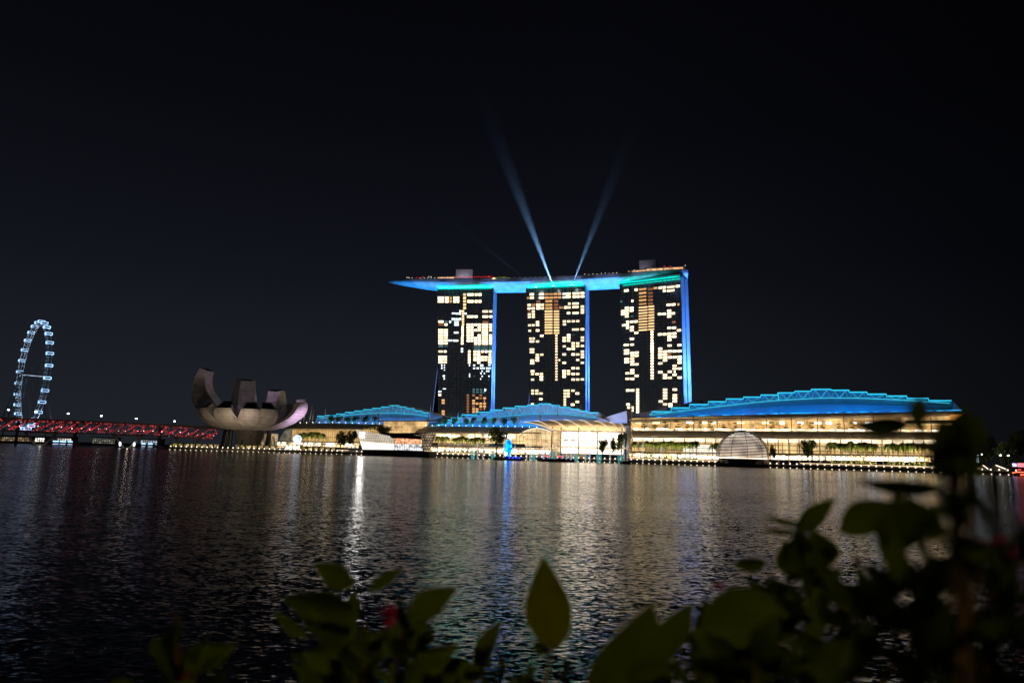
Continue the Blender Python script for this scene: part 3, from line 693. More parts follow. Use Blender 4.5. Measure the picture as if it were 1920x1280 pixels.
def canopy(t, top_px, low_px, y_top, y_low, seams=True, lamps=16, wash=.2, front=True):
    """sloping grey canopy: (px, py) polylines of its upper (rear) and lower (front) edge, left to right"""
    tp = [FM.hit(a, b, y_top) for a, b in top_px]; lp = [FM.hit(a, b, y_low) for a, b in low_px]
    def row(ps, n=24):
        s0, s1 = ps[0][0], ps[-1][0]; out = []
        for i in range(n + 1):
            s = s0 + (s1 - s0) * i / n
            for a, b in zip(ps, ps[1:]):
                if s <= b[0] + 1e-6: out.append((s, a[1] + (b[1] - a[1]) * (s - a[0]) / max(1e-6, b[0] - a[0]))); break
        return out
    A, B = row(tp), row(lp)
    up, lo, sm, lm = MB(), MB(), MB(), MB()
    for k in range(24):
        (a, za), (b, zb), (c, zc), (d, zd) = A[k], A[k+1], B[k+1], B[k]
        up.hexa([(d, y_low, zd-.5), (c, y_low, zc-.5), (b, y_top, zb-1.2), (a, y_top, za-1.2)], [(d, y_low, zd), (c, y_low, zc), (b, y_top, zb), (a, y_top, za)])
        if seams: sm.tube([(d, y_low-.05, zd+.1), (a, y_top, za+.1)], 0.14, 4)
    o = up.build('canopy', M['roof_metal'], t)
    if seams: sm.build('canopy_rib', M['dark_metal'], t)
    for i in range(lamps):
        k = (i + .5) / lamps * 24; j = int(k); f = k - j
        s = A[j][0] + (A[j+1][0] - A[j][0]) * f; z = A[j][1] + (A[j+1][1] - A[j][1]) * f
        child('canopy_lamp', LAMP_ME, t, (s, y_top - .6, z + .8))
    m = len(A) // 2; L = A[-1][0] - A[0][0]
    p = FM.w(A[m][0], y_low - 5, B[m][1] + 4) if front else FM.w(A[m][0], y_top + 1, max(A[m][1] + 5, B[m][1] + 9))
    lamp('canopy_fill', 'AREA', p, 60 * L * wash, WARM, target=FM.w(A[m][0], y_low + (6 if front else -2), B[m][1] + (2 if front else 0)), size=L, sizey=1, parent=t)  # added strip without a fixture, brightens the canopy top
    return A, B
LAMP_ME = MB().ball((0, 0, 0), 0.42, 6, 4).mesh('canopy_lamp', M['lamp_white'])

def wall_px(t, name, px0, px1, py_top, py_bot, y, m, dy=0.5):
    """upright panel at depth y between photo columns (py may be a pair: left, right)"""
    pt = py_top if isinstance(py_top, tuple) else (py_top, py_top); pb = py_bot if isinstance(py_bot, tuple) else (py_bot, py_bot)
    tl, tr, bl, br = FM.hit(px0, pt[0], y), FM.hit(px1, pt[1], y), FM.hit(px0, pb[0], y), FM.hit(px1, pb[1], y)
    m_ = MB().hexa([(tl[0], y, bl[1]), (tr[0], y, br[1]), (tr[0], y+dy, br[1]), (tl[0], y+dy, bl[1])], [(tl[0], y, tl[1]), (tr[0], y, tr[1]), (tr[0], y+dy, tr[1]), (tl[0], y+dy, tl[1])])
    return m_.build(name, m, t), tl[0], tr[0]

def columns(t, name, pxs, z0, z1, y, r, m):
    mb = MB().tube([(0,0,0),(0,0,1)], r, 6).mesh(name, m)
    for px in pxs:
        s = FM.hit(px, 830, y)[0]; child(name, mb, t, (s, y, z0), (1, 1, z1 - z0))

def mast(px_b, py_t, py_b, y, label, r=0.55, px_t=None, group='masts rising from the mall canopies', cable=True):
    b = FM.hit(px_b, py_b, y); tp = FM.hit(px_t if px_t else px_b, py_t, y)
    t = thing('canopy_mast', label, 'mast', FM, (b[0], y, b[1]), group)
    h = tp[1] - b[1]
    P = lambda k: (b[0] + (tp[0] - b[0]) * k, y, b[1] + h * k)
    MB().tube([P(0), P(.35), P(.6), P(1)], [r*.5, r, r*.85, r*.2], 6).build('shaft', M['white_metal'], t)
    if cable:
        c = MB()
        for q in (-1, 1): c.tube([P(.97), (b[0] + q*h*.35, y+2, b[1])], 0.07, 3)
        c.build('stay_cable', M['white_metal'], t)
    return t

# ---- north hall -------------------------------------------------------------
north = thing('mall_hall', 'left hall of the waterfront mall with a small stepped blue roof, beside the museum', 'mall hall', FM, (60, 30, 2.2))
c7 = lambda pts: C(560, 740, 6, pts)
stN = [(210,300,236),(300,425,228),(425,525,212),(525,630,193),(630,730,178),(730,830,162),(830,930,148),(930,1030,133),(1030,1130,117),(1130,1212,133),(1212,1300,152),(1300,1390,176),(1390,1465,198)]
stN = [(560+a/6, 560+b/6, 740+c/6) for a, b, c in stN]
bN, SN = stepped_roof(north, stN, c7([(200,322),(1480,335)]), c7([(200,275),(420,243),(700,214),(900,206),(1100,207),(1300,220),(1470,244)]), 30, 60, 0.85)
blue_wash(north, bN[0][0], bN[1][0], bN[0][1] + 1, 30, 150, 3)
canopy(north, c7([(-15,322),(400,318),(950,334)]), c7([(-235,380),(200,381),(700,386)]), 14, -2, lamps=13, wash=.14)
M['wall_north'] = lit_wall('lit_facade_north', (1.0,.66,.26), (1.0,.58,.20), (.35,.18,.05), 0.58, 2.4, 6.5, 0.22, nscale=.05, dark=0.5)
M['wall_low'] = lit_wall('lit_shops', (1.0,.82,.55), (1.0,.60,.26), (.12,.07,.03), 1.7, 4.2, 3.4, 0.35, nscale=.10, off=.5, dark=0.1)
M['wall_room'] = lit_wall('lit_room', (1.0,.68,.30), (1.0,.60,.24), (.40,.24,.08), 0.75, 1.6, 3.0, 0.12, nscale=.12, dark=0.5)
wall_px(north, 'facade', 548, 672, (803.8,804.5), (826,828), 4, M['wall_north'])
# curved glass nose at the left end
nose = MB(); rows_ = []
for i in range(9):
    a = PI/2 * i / 8; s_, z_ = FM.hit(548 - 40 * math.sin(a), 804, 4)
    rows_.append([(s_, 4.0 + 14*(1-math.cos(a)), 2.2), (s_ + 2, 4.0 + 14*(1-math.cos(a)), 2.2 + (z_-2.2)*(0.62 + .38*math.cos(a)) * .6), (s_ + 6*math.sin(a), 4.5 + 14*(1-math.cos(a)), 2.2 + (z_ - 2.2)*(0.55 + .45*math.cos(a)))])
nose.grid(rows_); nose.build('glass_nose', lit_wall('lit_nose', (.75,.78,.62), (.85,.74,.5), (.12,.10,.07), 0.30, 1.5, 1.2, .25, dark=.5), north)
wall_px(north, 'shopfront', 515, 672, (828,829.5), (838,840), 1, M['wall_low'])
wall_px(north, 'terrace', 505, 672, (826,828.5), (828,830.5), -6, M['dark_concrete'], 10)
wall_px(north, 'lantern_room', 720, 792, (790,790), (811,811), 8, M['wall_room'], 12)
wall_px(north, 'lantern_roof', 708, 806, (788,788), (789.6,789.6), 6, M['roof_metal'], 16)
wall_px(north, 'back_wall', 600, 800, (800,800), (835,835), 20, M['wall_north'])
# grey end slope of the blue roof
p1, p2, p3, p4 = FM.hit(756, 760, 40), FM.hit(830, 781, 40), FM.hit(806, 790, 40), FM.hit(796, 776, 40)
MB().prism_y([p1, p2, p3, (p4[0], p4[1])], 40, 70).build('end_roof', M['roof_metal'], north)
for px, pt, pb, tx, lab in [(569.5,768,790,571,'slim pale mast, first from the left beside the museum petal'),(580,758,790,586,'leaning pale mast, second from the left beside the museum petal'),(585.5,767,791,588.5,'short pale mast, third from the left'),(607.5,766,791,610.5,'pale mast at the left tip of the small blue roof')]:
    mast(px, pt, pb, 14, lab, 0.45, tx, cable=False)
mast(729, 748, 789, 26, 'thin mast with a lamp at its top on the peak of the left blue roof', 0.3, None, cable=False)
mast(709.5, 769, 796, 12, 'white spindle mast in front of the left blue roof', 0.8, cable=False)
mast(639, 768, 793, 14, 'thin dark mast before the left blue roof', 0.25, cable=False)
mast(802, 774, 799, 12, 'white spindle mast at the right end of the left blue roof', 0.9, 804, cable=False)
mast(806, 750, 786, 30, 'tall thin pole with a lamp beside the left tower', 0.3, 808, cable=False)

# ---- middle hall ------------------------------------------------------------
mid = thing('mall_hall', 'middle hall of the waterfront mall with a zigzag-trussed blue roof rising behind the curved canopy', 'mall hall', FM, (250, 30, 2.2))
c8 = lambda pts: C(860, 740, 5.647, pts)
stM = [(-300,-230,330),(-230,-150,312),(-150,-75,262),(-75,35,240),(35,195,207),(195,335,180),(335,470,156),(470,600,135),(600,730,117),(730,850,104),(850,975,92),(975,1065,108),(1065,1178,128),(1178,1275,148),(1275,1370,168),(1370,1480,184)]
stM = [(860+a/5.647, 860+b/5.647, 740+c/5.647) for a, b, c in stM]
bM_, SM = stepped_roof(mid, stM, c8([(-300,345),(300,345),(860,345),(1485,270)]), c8([(-300,320),(0,292),(250,258),(500,225),(700,207),(900,200),(1150,207),(1300,222),(1480,246)]), 30, 60)
blue_wash(mid, bM_[0][0], bM_[-1][0], bM_[1][1] + 1, 30, 240, 4)
canopy(mid, C(780,600,5.647,[(70,1122),(400,1124),(1320,1140)]), C(780,600,5.647,[(-10,1185),(400,1189),(1320,1192)]), 14, -2, lamps=17, wash=.13)
M['wall_mid'] = lit_wall('lit_facade_middle', (1.0,.76,.38), (1.0,.62,.24), (.30,.17,.06), 1.25, 3.2, 4.5, 0.2, nscale=.07, dark=0.25)
wall_px(mid, 'facade', 790, 992, (812,813), (829,832), 5, M['wall_mid'])
wall_px(mid, 'terrace', 806, 1180, (834,838), (836,841), -8, M['dark_concrete'], 10)
wall_px(mid, 'shopfront', 796, 1034, (837,840), (849,852), -2, M['wall_low'])
wall_px(mid, 'back_wall', 806, 1180, (800,798), (812,812), 26, M['dark_concrete'])
MB().prism_y([FM.hit(1122,782,34), FM.hit(1142,789,34), FM.hit(1130,794,34), FM.hit(1118,792,34)], 34, 64).build('end_roof', M['roof_metal'], mid)
mast(934, 772, 796, 12, 'white spindle mast left of the blue fountain figure', 0.8, cable=False)
mast(972, 777, 798, 12, 'white spindle mast right of the blue fountain figure', 0.75, cable=False)
mast(1012.5, 772, 792, 12, 'tripod mast with stay cables before the crest of the middle blue roof', 0.7)
mast(1045, 756, 787, 14, 'tall A-frame mast with stays above the curved canopy', 0.5)
mast(1184, 755, 798, 8, 'tall A-frame mast with stays between the middle and right halls', 0.6)
mast(859, 770, 786, 30, 'thin pole at the left of the middle blue roof', 0.25, cable=False)

# ---- event plaza with its curved ribbed canopy ------------------------------
M['canopy_glow'] = mat('canopy_fabric', (0.62, 0.52, 0.38), 0.6, noise=0.08, nscale=0.1)
_t = M['canopy_glow'].node_tree; _tl = _t.nodes.new('ShaderNodeBsdfTranslucent'); _tl.inputs['Color'].default_value = (0.62, 0.50, 0.34, 1)
_mx = _t.nodes.new('ShaderNodeMixShader'); _mx.inputs[0].default_value = 0.5
_t.links.new(_t.nodes['Principled BSDF'].outputs[0], _mx.inputs[1]); _t.links.new(_tl.outputs[0], _mx.inputs[2]); _t.links.new(_mx.outputs[0], _t.nodes['Material Output'].inputs[0])
M['plaza_wall'] = lit_wall('lit_plaza_hall', (1.0,.88,.68), (1.0,.80,.56), (.50,.33,.18), 4.5, 9.0, 4.2, 0.25, nscale=.06, dark=0.55)
M['plaza_side'] = lit_wall('lit_plaza_side', (1.0,.74,.40), (1.0,.66,.32), (.45,.27,.1), 0.9, 4.0, 5.0, 0.2, nscale=.10, dark=0.5)
M['rib_glow'] = emit('rib_glow', (1.0, 0.84, 0.6), 1.3)  # white ribs and vault edge are given a glow of their own
plaza = thing('event_plaza', 'bright event plaza hall under a curved beige canopy with white ribs', 'event hall', FM, (360, 0, 2.2))
topc = [FM.hit(a, b, 12) for a, b in c8([(660,295),(800,278),(1000,270),(1200,266),(1400,275),(1600,292),(1745,312)])]
lowc = [FM.hit(a, b, -14) for a, b in c8([(975,372),(1000,374),(1200,378),(1400,381),(1600,384),(1700,385),(1772,388)])]
rows_ = []
for (a, za), (b, zb) in zip(topc, lowc):
    r_ = []
    for k in range(9):
        q = k / 8; r_.append((a + (b - a) * q, 12 - 26 * q, za + (zb - za) * q ** 1.7))
    rows_.append(r_)
cp = MB(); cp.grid(rows_); cp.smooth = True
cp.build('canopy', M['canopy_glow'], plaza)
ribme = []
for i in range(8):
    q = (i + 0.3) / 7.6 * 6; j = min(5, int(q)); f = q - j
    rb = MB(); rb.tube([tuple(Vector(rows_[j][k]).lerp(Vector(rows_[j+1][k]), f) + Vector((0,-.3,.25))) for k in range(9)], 0.22, 4); rb.build('rib', M['rib_glow'], plaza)
MB().tube([tuple(Vector(r_[-1]) + Vector((0,-.2,0))) for r_ in rows_], 0.3, 4).build('front_beam', M['white_metal'], plaza)
wall_px(plaza, 'hall_front', 1052, 1168, (809,811), (849,852), -2, M['plaza_wall'])
wall_px(plaza, 'side_room', 1034, 1051, (807,807), (847,848), -3, M['plaza_side'], 3)
wall_px(plaza, 'vault_front', 985, 1033, (815,813), (838,839), 2, M['plaza_side'])
va = C(860, 740, 5.647, [(628,438),(660,405),(700,382),(760,362),(820,353),(880,357),(930,368),(978,388),(978,425),(640,440)])
MB().prism_y([FM.hit(a, b, 0) for a, b in va], 0.0, 1.8).build('vault_roof', M['plaza_side'], plaza)
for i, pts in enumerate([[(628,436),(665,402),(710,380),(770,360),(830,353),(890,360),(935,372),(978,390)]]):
    MB().tube([(FM.hit(a, b, -.4)[0], -.4, FM.hit(a, b, -.4)[1]) for a, b in C(860,740,5.647,pts)], 0.35, 4).build('vault_edge', M['rib_glow'], plaza)
columns(plaza, 'column', [1035, 1052, 1085, 1120, 1166, 1185], 2.2, 27, -12, 0.6, M['cream'])
wl_ = MB()
for x0, x1, y0_, y1_ in [(1010,1075,472,486),(1110,1168,473,487),(1180,1240,473,488),(1285,1320,478,492),(1330,1365,478,492)]:
    a = FM.hit(860+x0/5.647, 740+y1_/5.647, -2.3); b = FM.hit(860+x1/5.647, 740+y0_/5.647, -2.3); wl_.box(a[0], b[0], -2.5, -2.2, a[1], b[1])
wl_.build('louvre', M['roof_metal'], plaza)
s_ = FM.hit(1100, 800, -2)[0]
lamp('canopy_uplight', 'AREA', FM.w(s_, -8, 8), 60000, WARM, target=FM.w(s_, -4, 30), size=70, sizey=3, parent=plaza)
lamp('canopy_fill', 'AREA', FM.w(s_, -26, 34), 2600, WARM, target=FM.w(s_, 0, 30), size=80, sizey=1, parent=plaza)  # added fill in front of the plaza canopy, no fixture

# ---- theatre block with the blue-white wedge -------------------------------
th = thing('theatre_block', 'pale blue-white wedge-shaped theatre block with horizontal fins between the middle and right halls', 'building', FM, (355, 40, 2.2))
w_ = C(860, 740, 5.647, [(1500,300),(1500,262),(1600,222),(1780,168),(1785,298),(1640,300)])
MB().prism_y([FM.hit(a, b, 40) for a, b in w_], 40, 75).build('wall', M['roof_skin'], th)
fn = MB()
for k in range(1, 6):
    a = FM.hit(860+(1530+k*8)/5.647, 740+(252+k*9)/5.647, 39.6); b = FM.hit(860+1781/5.647, 740+(172+k*20)/5.647, 39.6)
    fn.tube([(a[0], 39.6, a[1]), (b[0], 39.6, b[1])], .3, 4)
fn.build('fin', M['white_metal'], th)
s_, z_ = FM.hit(1165, 785, 34)
lamp('wall_floodlight', 'AREA', FM.w(s_ - 4, 22, z_ - 6), 5200, (0.30, 0.42, 1.0), target=FM.w(s_, 40, z_ + 4), size=18, sizey=1.5, parent=th)

# ---- south hall -------------------------------------------------------------
south = thing('mall_hall', 'largest right hall of the waterfront mall with long stepped blue roof and glass gallery', 'mall hall', FM, (460, 20, 2.2))
c9 = lambda pts: C(1160, 710, 6, pts)
cA = lambda pts: C(1460, 710, 4.174, pts)
stS = [(1160+a/6, 1160+b/6, 710+c/6) for a, b, c in [(345,375,398),(375,590,365),(590,800,322),(800,1010,284),(1010,1210,253),(1210,1405,222),(1405,1600,202),(1600,1790,178)]]
stS += [(1160+1790/6, 1460, 735.8)] + [(1460+a/4.174, 1460+b/4.174, 710+c/4.174) for a, b, c in [(0,125,107),(125,255,95),(255,408,80),(408,550,87),(550,692,102),(692,842,117),(842,1002,132),(1002,1172,150),(1172,1350,168)]]
bS, SS = stepped_roof(south, stS, c9([(340,438),(1100,415)]) + cA([(0,276),(700,264),(1430,250)]), c9([(340,412),(500,392),(920,335),(1520,266)]) + cA([(0,168),(340,150),(620,151),(900,162),(1180,180),(1348,192)]), 20, 90, 1.15)
# sloping right tail of the roof
a1, a2, a3 = FM.hit(1783.4, 750.5, 24), FM.hit(1783.4, 771, 24), FM.hit(1803, 770, 24)
MB().prism_y([a1, a2, a3], 22, 90).build('roof_tail', M['roof_skin'], south)
zb_ = sum(b[1] for b in bS) / len(bS)
blue_wash(south, bS[0][0], bS[-1][0], zb_, 20, 140, 5, 18, col=(0.0, 0.18, 0.80))
lb = MB()
random.seed(3)
for i in range(40):
    k = i / 40; s = bS[0][0] + (bS[-1][0] - bS[0][0]) * k + random.uniform(-1, 1)
    if random.random() < .3: continue
    z = None
    for a, b in zip(bS, bS[1:]):
        if a[0] <= s <= b[0]: z = a[1] + (b[1] - a[1]) * (s - a[0]) / (b[0] - a[0])
    if z is None: continue
    lb.box(s, s + random.uniform(2.5, 6.5), 19.2, 19.6, z + .3, z + .8)
lb.build('base_light', M['led_base'], south)
# eave above the gallery, gallery, canopy
ev0, ev1, ev2 = FM.hit(1180, 786, -2), FM.hit(1477, 779.5, -2), FM.hit(1809, 771.5, -2)
MB().grid([[(p[0], -2, p[1]), (p[0], 22, p[1] - 0.4), (p[0], 22, p[1] - 2.2), (p[0], -2, p[1] - 1.2), (p[0], -2, p[1])] for p in (ev0, ev1, ev2)]).build('eave', M['roof_metal'], south)
M['gallery'] = lit_wall('lit_gallery', (1.0,.66,.28), (1.0,.54,.17), (.55,.30,.10), 1.0, 7.5, 3.1, 0.14, nscale=.09, off=.3, dark=0.35)
M['gallery_floor'] = emit('gallery_floor_lights', (1.0, 0.70, 0.40), 1.7, vary=0.95, nscale=.16)
wall_px(south, 'gallery_wall', 1183, 1806, (784,775.5), (807,812), 16, M['gallery'])
wall_px(south, 'gallery_counter', 1190, 1795, (803.5,806), (806.5,809.5), 9, M['gallery_floor'], 1)
wall_px(south, 'gallery_floor', 1186, 1800, (806.5,809.5), (808,811), 2, M['concrete'], 16)
columns(south, 'gallery_mullion', [1301, 1391, 1485, 1534, 1584, 1640, 1690, 1748], FM.hit(1300,806,0)[1], FM.hit(1300,783,0)[1] + 2, -1, 0.3, M['dark_metal'])
wall_px(south, 'balcony', 1700, 1802, (788,787), (793,792.5), 3, M['dark_concrete'], 8)
wall_px(south, 'wood_panel', 1782, 1806, (776,775.5), (787,786.5), 6, emit('wood_glow', (1.0,.42,.08), .9, vary=.3, nscale=.4), 2)  # wood given its own glow in place of light falling on it
canopy(south, c9([(145,578),(1000,583)]) + cA([(0,408),(700,412),(1260,418)]), c9([(118,638),(1000,650)]) + cA([(0,458),(700,463),(1230,470)]), 8, -4, lamps=0, wash=.26, front=True)
M['wall_south'] = lit_wall('lit_facade_south', (1.0,.72,.34), (1.0,.58,.20), (.30,.17,.06), 0.85, 5.2, 3.6, 0.35, nscale=.06, dark=0.2)
wall_px(south, 'facade', 1183, 1755, (820,824), (846,853), 6, M['wall_south'])
wall_px(south, 'clerestory_light', 1185, 1755, (820,824.5), (826.5,832), 5.2, emit('clerestory', (1.0,.80,.52), 1.7, vary=.7, nscale=.06), .5)
wall_px(south, 'shopfront', 1180, 1755, (850,856), (858,865), -3, M['wall_low'])
wall_px(south, 'terrace', 1180, 1760, (846.5,853), (848,855), -7, M['dark_concrete'], 9)
wall_px(south, 'back_wall', 1183, 1806, (806,806), (850,850), 18, M['dark_concrete'])
for px, pt, pb in [(1214.5,774,805),(1257.5,775,805),(1345,775,806),(1437,773,806)]:
    mast(px, pt, pb, -3.5, 'pale mast through the eave of the right hall, %s' % {1214.5:'leftmost of four', 1257.5:'second of four', 1345:'third of four', 1437:'rightmost of four'}[px], 0.42, cable=False)
lou = MB(); 
for k in range(5):
    a = FM.hit(1278, 835 + k*3.6, 3.6); b = FM.hit(1346, 836 + k*3.6, 3.6); lou.box(a[0], b[0], 3.4, 3.6, a[1], a[1] + .9)
lou.build('louvre', emit('louvre_light', (.95,.95,.85), 1.3, vary=.3, nscale=.3), south)

# shop windows and luminous shop fronts at promenade level and inside the gallery
rs_ = random.Random(77)
def shops(t, px0, px1, py, n, y, zr=(2.0, 3.2), wr=(1.8, 5.5), st=4.5):
    cols = [(1.0,.86,.62), (1.0,.78,.45), (1.0,.93,.80), (.90,.95,1.0), (1.0,.66,.30)]
    ms = [bpy.data.materials.get('shop_light_%d' % i) or emit('shop_light_%d' % i, c, st, vary=.5, nscale=.8) for i, c in enumerate(cols)]
    for i in range(n):
        px = px0 + (px1 - px0) * (i + rs_.uniform(.1, .9)) / n; k = (px - px0) / (px1 - px0)
        s, z = FM.hit(px, py[0] + (py[1] - py[0]) * k, y); w, h = rs_.uniform(*wr), rs_.uniform(*zr)
        MB().box(s - w/2, s + w/2, y - .25, y - .05, z - h/2, z + h/2).build('shop_window', ms[rs_.randrange(5)], t)
shops(south, 1186, 1345, (853.5, 857.5), 17, -3)
shops(south, 1442, 1752, (857, 862), 26, -3)
shops(south, 1190, 1800, (803.6, 807), 34, 8.6, (.6, 1.3), (1.5, 6), 3.0)
shops(south, 1190, 1690, (792, 793), 14, 15.6, (1.0, 2.4), (2, 6), 3.0)
shops(mid, 812, 1030, (843, 847), 20, -2)
shops(mid, 812, 970, (816.5, 818), 8, 4.6, (2.0, 3.2), (4, 8))
shops(north, 518, 668, (831, 834), 12, .6)
wall_px(south, 'dark_panel', 1211, 1281, (833,835), (845,846), 3.2, M['concrete'])  # added panel that darkens the lit facade behind the palms
cl = MB()
for k in range(30):
    px = 1186 + (1752 - 1186) * k / 29; a = FM.hit(px, 835, 4.6); cl.box(a[0]-.35, a[0]+.35, 4.4, 5.0, 2.2, FM.hit(px, 821 + (px-1186)*.007, 4.6)[1])
cl.build('facade_pier', M['cream'], south)

# ---- grey roof pieces in front of tower three -------------------------------
gr = thing('hotel_lobby_roof', 'low grey curved roof at the foot of the rightmost tower, behind the tip of the long blue roof', 'roof', FM, (400, 60, 2.2))
MB().prism_y([FM.hit(a, b, 60) for a, b in c9([(100,440),(100,400),(330,370),(520,320),(640,308),(900,232),(935,240),(920,262),(560,345),(350,430)])], 60, 95).build('roof', M['roof_metal'], gr)

# ---- crystal pavilion -------------------------------------------------------
FP = Frame(*[(gx(672, 590).x), 590], -16)
cry = thing('crystal_pavilion', 'faceted glass pavilion standing in the bay on a dark plinth, its left wing glowing white', 'pavilion', FP, (20, 6, 0))
hp = lambda x, y, d=0: FP.hit(560 + x / 6, 740 + y / 6, d)
def P3(x, y, d): s, z = hp(x, y, d); return (s, d, z)
# plinth
a = hp(722, 615, -2); b = hp(1060, 620, -2); c_ = hp(1480, 632, -2)
MB().prism_z([(a[0], -2), (b[0], -6), (c_[0], -4), (c_[0] + 3, 22), (a[0] - 2, 22)], -1.0, a[1]).build('plinth', M['dark_concrete'], cry)
M['crystal'] = lit_wall('crystal_glass', (.95,.84,.68), (.9,.76,.58), (.25,.20,.15), .62, 2.0, 2.0, .14, nscale=.05, dark=.8)
M['crystal_bright'] = emit('crystal_low', (1.0, .90, .74), 1.5, vary=.25, nscale=.2)
lw = MB(); lw.grid([[P3(640,385,2), P3(800,418,0), P3(930,445,-1), P3(1068,468,0)], [P3(690,520,0), P3(810,530,-3), P3(930,540,-4), P3(1075,550,-3)]])
lw.poly([P3(640,385,2), P3(1068,468,0), P3(1068,468,16), P3(640,385,16)][::1]); lw.poly([P3(1068,468,0), P3(1075,550,-3), P3(1075,550,12), P3(1068,468,12)])
lw.build('glass_wing', M['crystal'], cry)
lb2 = MB(); lb2.grid([[P3(690,521,0), P3(810,531,-3), P3(930,541,-4), P3(1075,551,-3)], [P3(718,614,0), P3(820,614,-2), P3(930,616,-3), P3(1070,618,-2)]]); lb2.build('glass_skirt', M['crystal_bright'], cry)
rf = MB(); rf.add([P3(880,418,4), P3(1070,430,0), P3(1290,440,-2), P3(1560,418,2), P3(1500,430,14), P3(1040,432,14), P3(1068,490,-2), P3(1290,480,-2)], [(0,1,5),(1,2,4,5),(2,3,4),(0,6,1),(1,6,7,2)])
rf.build('roof', M['black_glass'], cry)
MB().poly([P3(1035,431,-2.6), P3(1500,422,-2.6), P3(1390,502,-2.6), P3(1072,484,-2.6)]).build('roof_fascia', M['black_glass'], cry)
MB().poly([P3(1075,485,0), P3(1375,500,-1), P3(1350,550,-1), P3(1090,548,0)]).build('upper_shop', emit('shop_orange', (1.0,.42,.22), 1.1, vary=.95, nscale=.5), cry)
MB().poly([P3(1078,552,-1), P3(1380,556,-2), P3(1395,628,-2), P3(1072,618,-1)]).build('lower_shop', lit_wall('shop_white', (.85,.90,1.0), (.95,.9,.85), (.10,.08,.07), 1.3, 1.5, 8, .2, nscale=.3), cry)
tip = MB(); tip.poly([P3(1375,468,-3), P3(1556,420,-3), P3(1475,628,-3.5), P3(1400,626,-3.6)]); tip.poly([P3(1280,448,-3), P3(1556,420,-3), P3(1375,468,-3)])
tip.poly([P3(1556,420,0), P3(1475,628,-2), P3(1450,628,14), P3(1500,420,14)])
tip.build('glass_prow', lit_wall('prow_glass', (.40,.30,.18), (.30,.24,.16), (.05,.04,.03), .9, 2.2, 2.2, .35, nscale=.2, off=.5), cry)
fl = MB(); s1, z1 = hp(690, 422, -2); s2, z2 = hp(738, 480, -2); fl.box(s1, s2, -2.4, -2.0, z2, z1); fl.build('floodlight', emit('floodlight', (1.0,.97,.9), 42), cry)

# ---- glass dome on the water ------------------------------------------------
dc = gx(1392.5, 515, 2.2)
FD = Frame(dc.x, 515, 0)
dome = thing('glass_dome', 'spherical glass pavilion with horizontal fins floating on the water in front of the right hall', 'dome pavilion', FD, (0, 0, 0))
_, zt = FD.hit(1392.5, 806.7, 0); sr, _ = FD.hit(1438.5, 850, 0); Rd = sr
zc = zt - Rd
zb2 = FD.hit(1392.5, 859.5, -Rd*.9)[1]
MB().tube([(0,0,-1),(0,0,max(zb2,2.5))], Rd*0.955, 40).build('plinth', M['black_glass'], dome)
bands = MB(); nb = 17
for i in range(nb):
    z = max(zb2,2.5) + 1 + (zt - max(zb2,2.5) - 3.2) * i / (nb - 1)
    r = math.sqrt(max(0.1, Rd*Rd - (z-zc)**2)) if z > zc else Rd
    ring = [[(r*math.cos(2*PI*j/48)*k, r*math.sin(2*PI*j/48)*k, z+dz) for j in range(48)] for k, dz in ((1,0),(1,.72),(.965,.72),(.965,0),(1,0))]
    bands.grid(ring, closed=True)
bands.build('fin', M['dark_metal'], dome)
ribs = MB()
for j in range(10):
    a = 2*PI*j/10 + .2
    ribs.tube([(Rd*1.004*math.cos(a)*math.cos(b), Rd*1.004*math.sin(a)*math.cos(b), zc + Rd*1.004*math.sin(b)) for b in [(-.15 + 1.5*k/12) for k in range(13)]], .17, 4)
ribs.build('rib', M['dark_metal'], dome)
MB().tube([(0,0,zt-1.0),(0,0,zt+.25)], [Rd*.33, Rd*.1], 20).build('cap', M['dark_metal'], dome)
inner = MB(); inner.grid([[(Rd*.93*math.cos(2*PI*j/32)*math.cos(b), Rd*.93*math.sin(2*PI*j/32)*math.cos(b), zc + Rd*.93*math.sin(b)) for j in range(32)] for b in [(-.25 + 1.6*k/12) for k in range(13)]], closed=True)
dm = bpy.data.materials.new('dome_glow'); dm.use_nodes = True; tt = dm.node_tree; tt.nodes.clear()
oo = tt.nodes.new('ShaderNodeOutputMaterial'); ee = tt.nodes.new('ShaderNodeEmission'); cc = tt.nodes.new('ShaderNodeTexCoord'); ss = tt.nodes.new('ShaderNodeSeparateXYZ')
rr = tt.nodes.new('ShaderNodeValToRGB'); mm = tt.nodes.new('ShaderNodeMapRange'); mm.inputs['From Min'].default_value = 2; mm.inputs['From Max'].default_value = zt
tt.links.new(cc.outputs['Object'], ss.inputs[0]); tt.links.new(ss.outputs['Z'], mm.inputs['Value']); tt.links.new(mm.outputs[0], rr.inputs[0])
el = rr.color_ramp.elements; el[0].position = 0; el[0].color = (.95,.66,.38,1); el[1].position = 1; el[1].color = (.9,.75,.6,1)  # bright and dim levels of the interior painted by height
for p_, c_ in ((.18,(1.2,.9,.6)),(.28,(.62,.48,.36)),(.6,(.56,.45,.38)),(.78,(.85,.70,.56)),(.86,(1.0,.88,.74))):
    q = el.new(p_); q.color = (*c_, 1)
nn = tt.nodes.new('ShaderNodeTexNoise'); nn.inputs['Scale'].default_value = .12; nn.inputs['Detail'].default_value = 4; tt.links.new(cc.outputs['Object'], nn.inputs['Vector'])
m2 = tt.nodes.new('ShaderNodeMapRange'); m2.inputs['From Min'].default_value = .35; m2.inputs['From Max'].default_value = .65; m2.inputs['To Min'].default_value = 1.0; m2.inputs['To Max'].default_value = 2.8
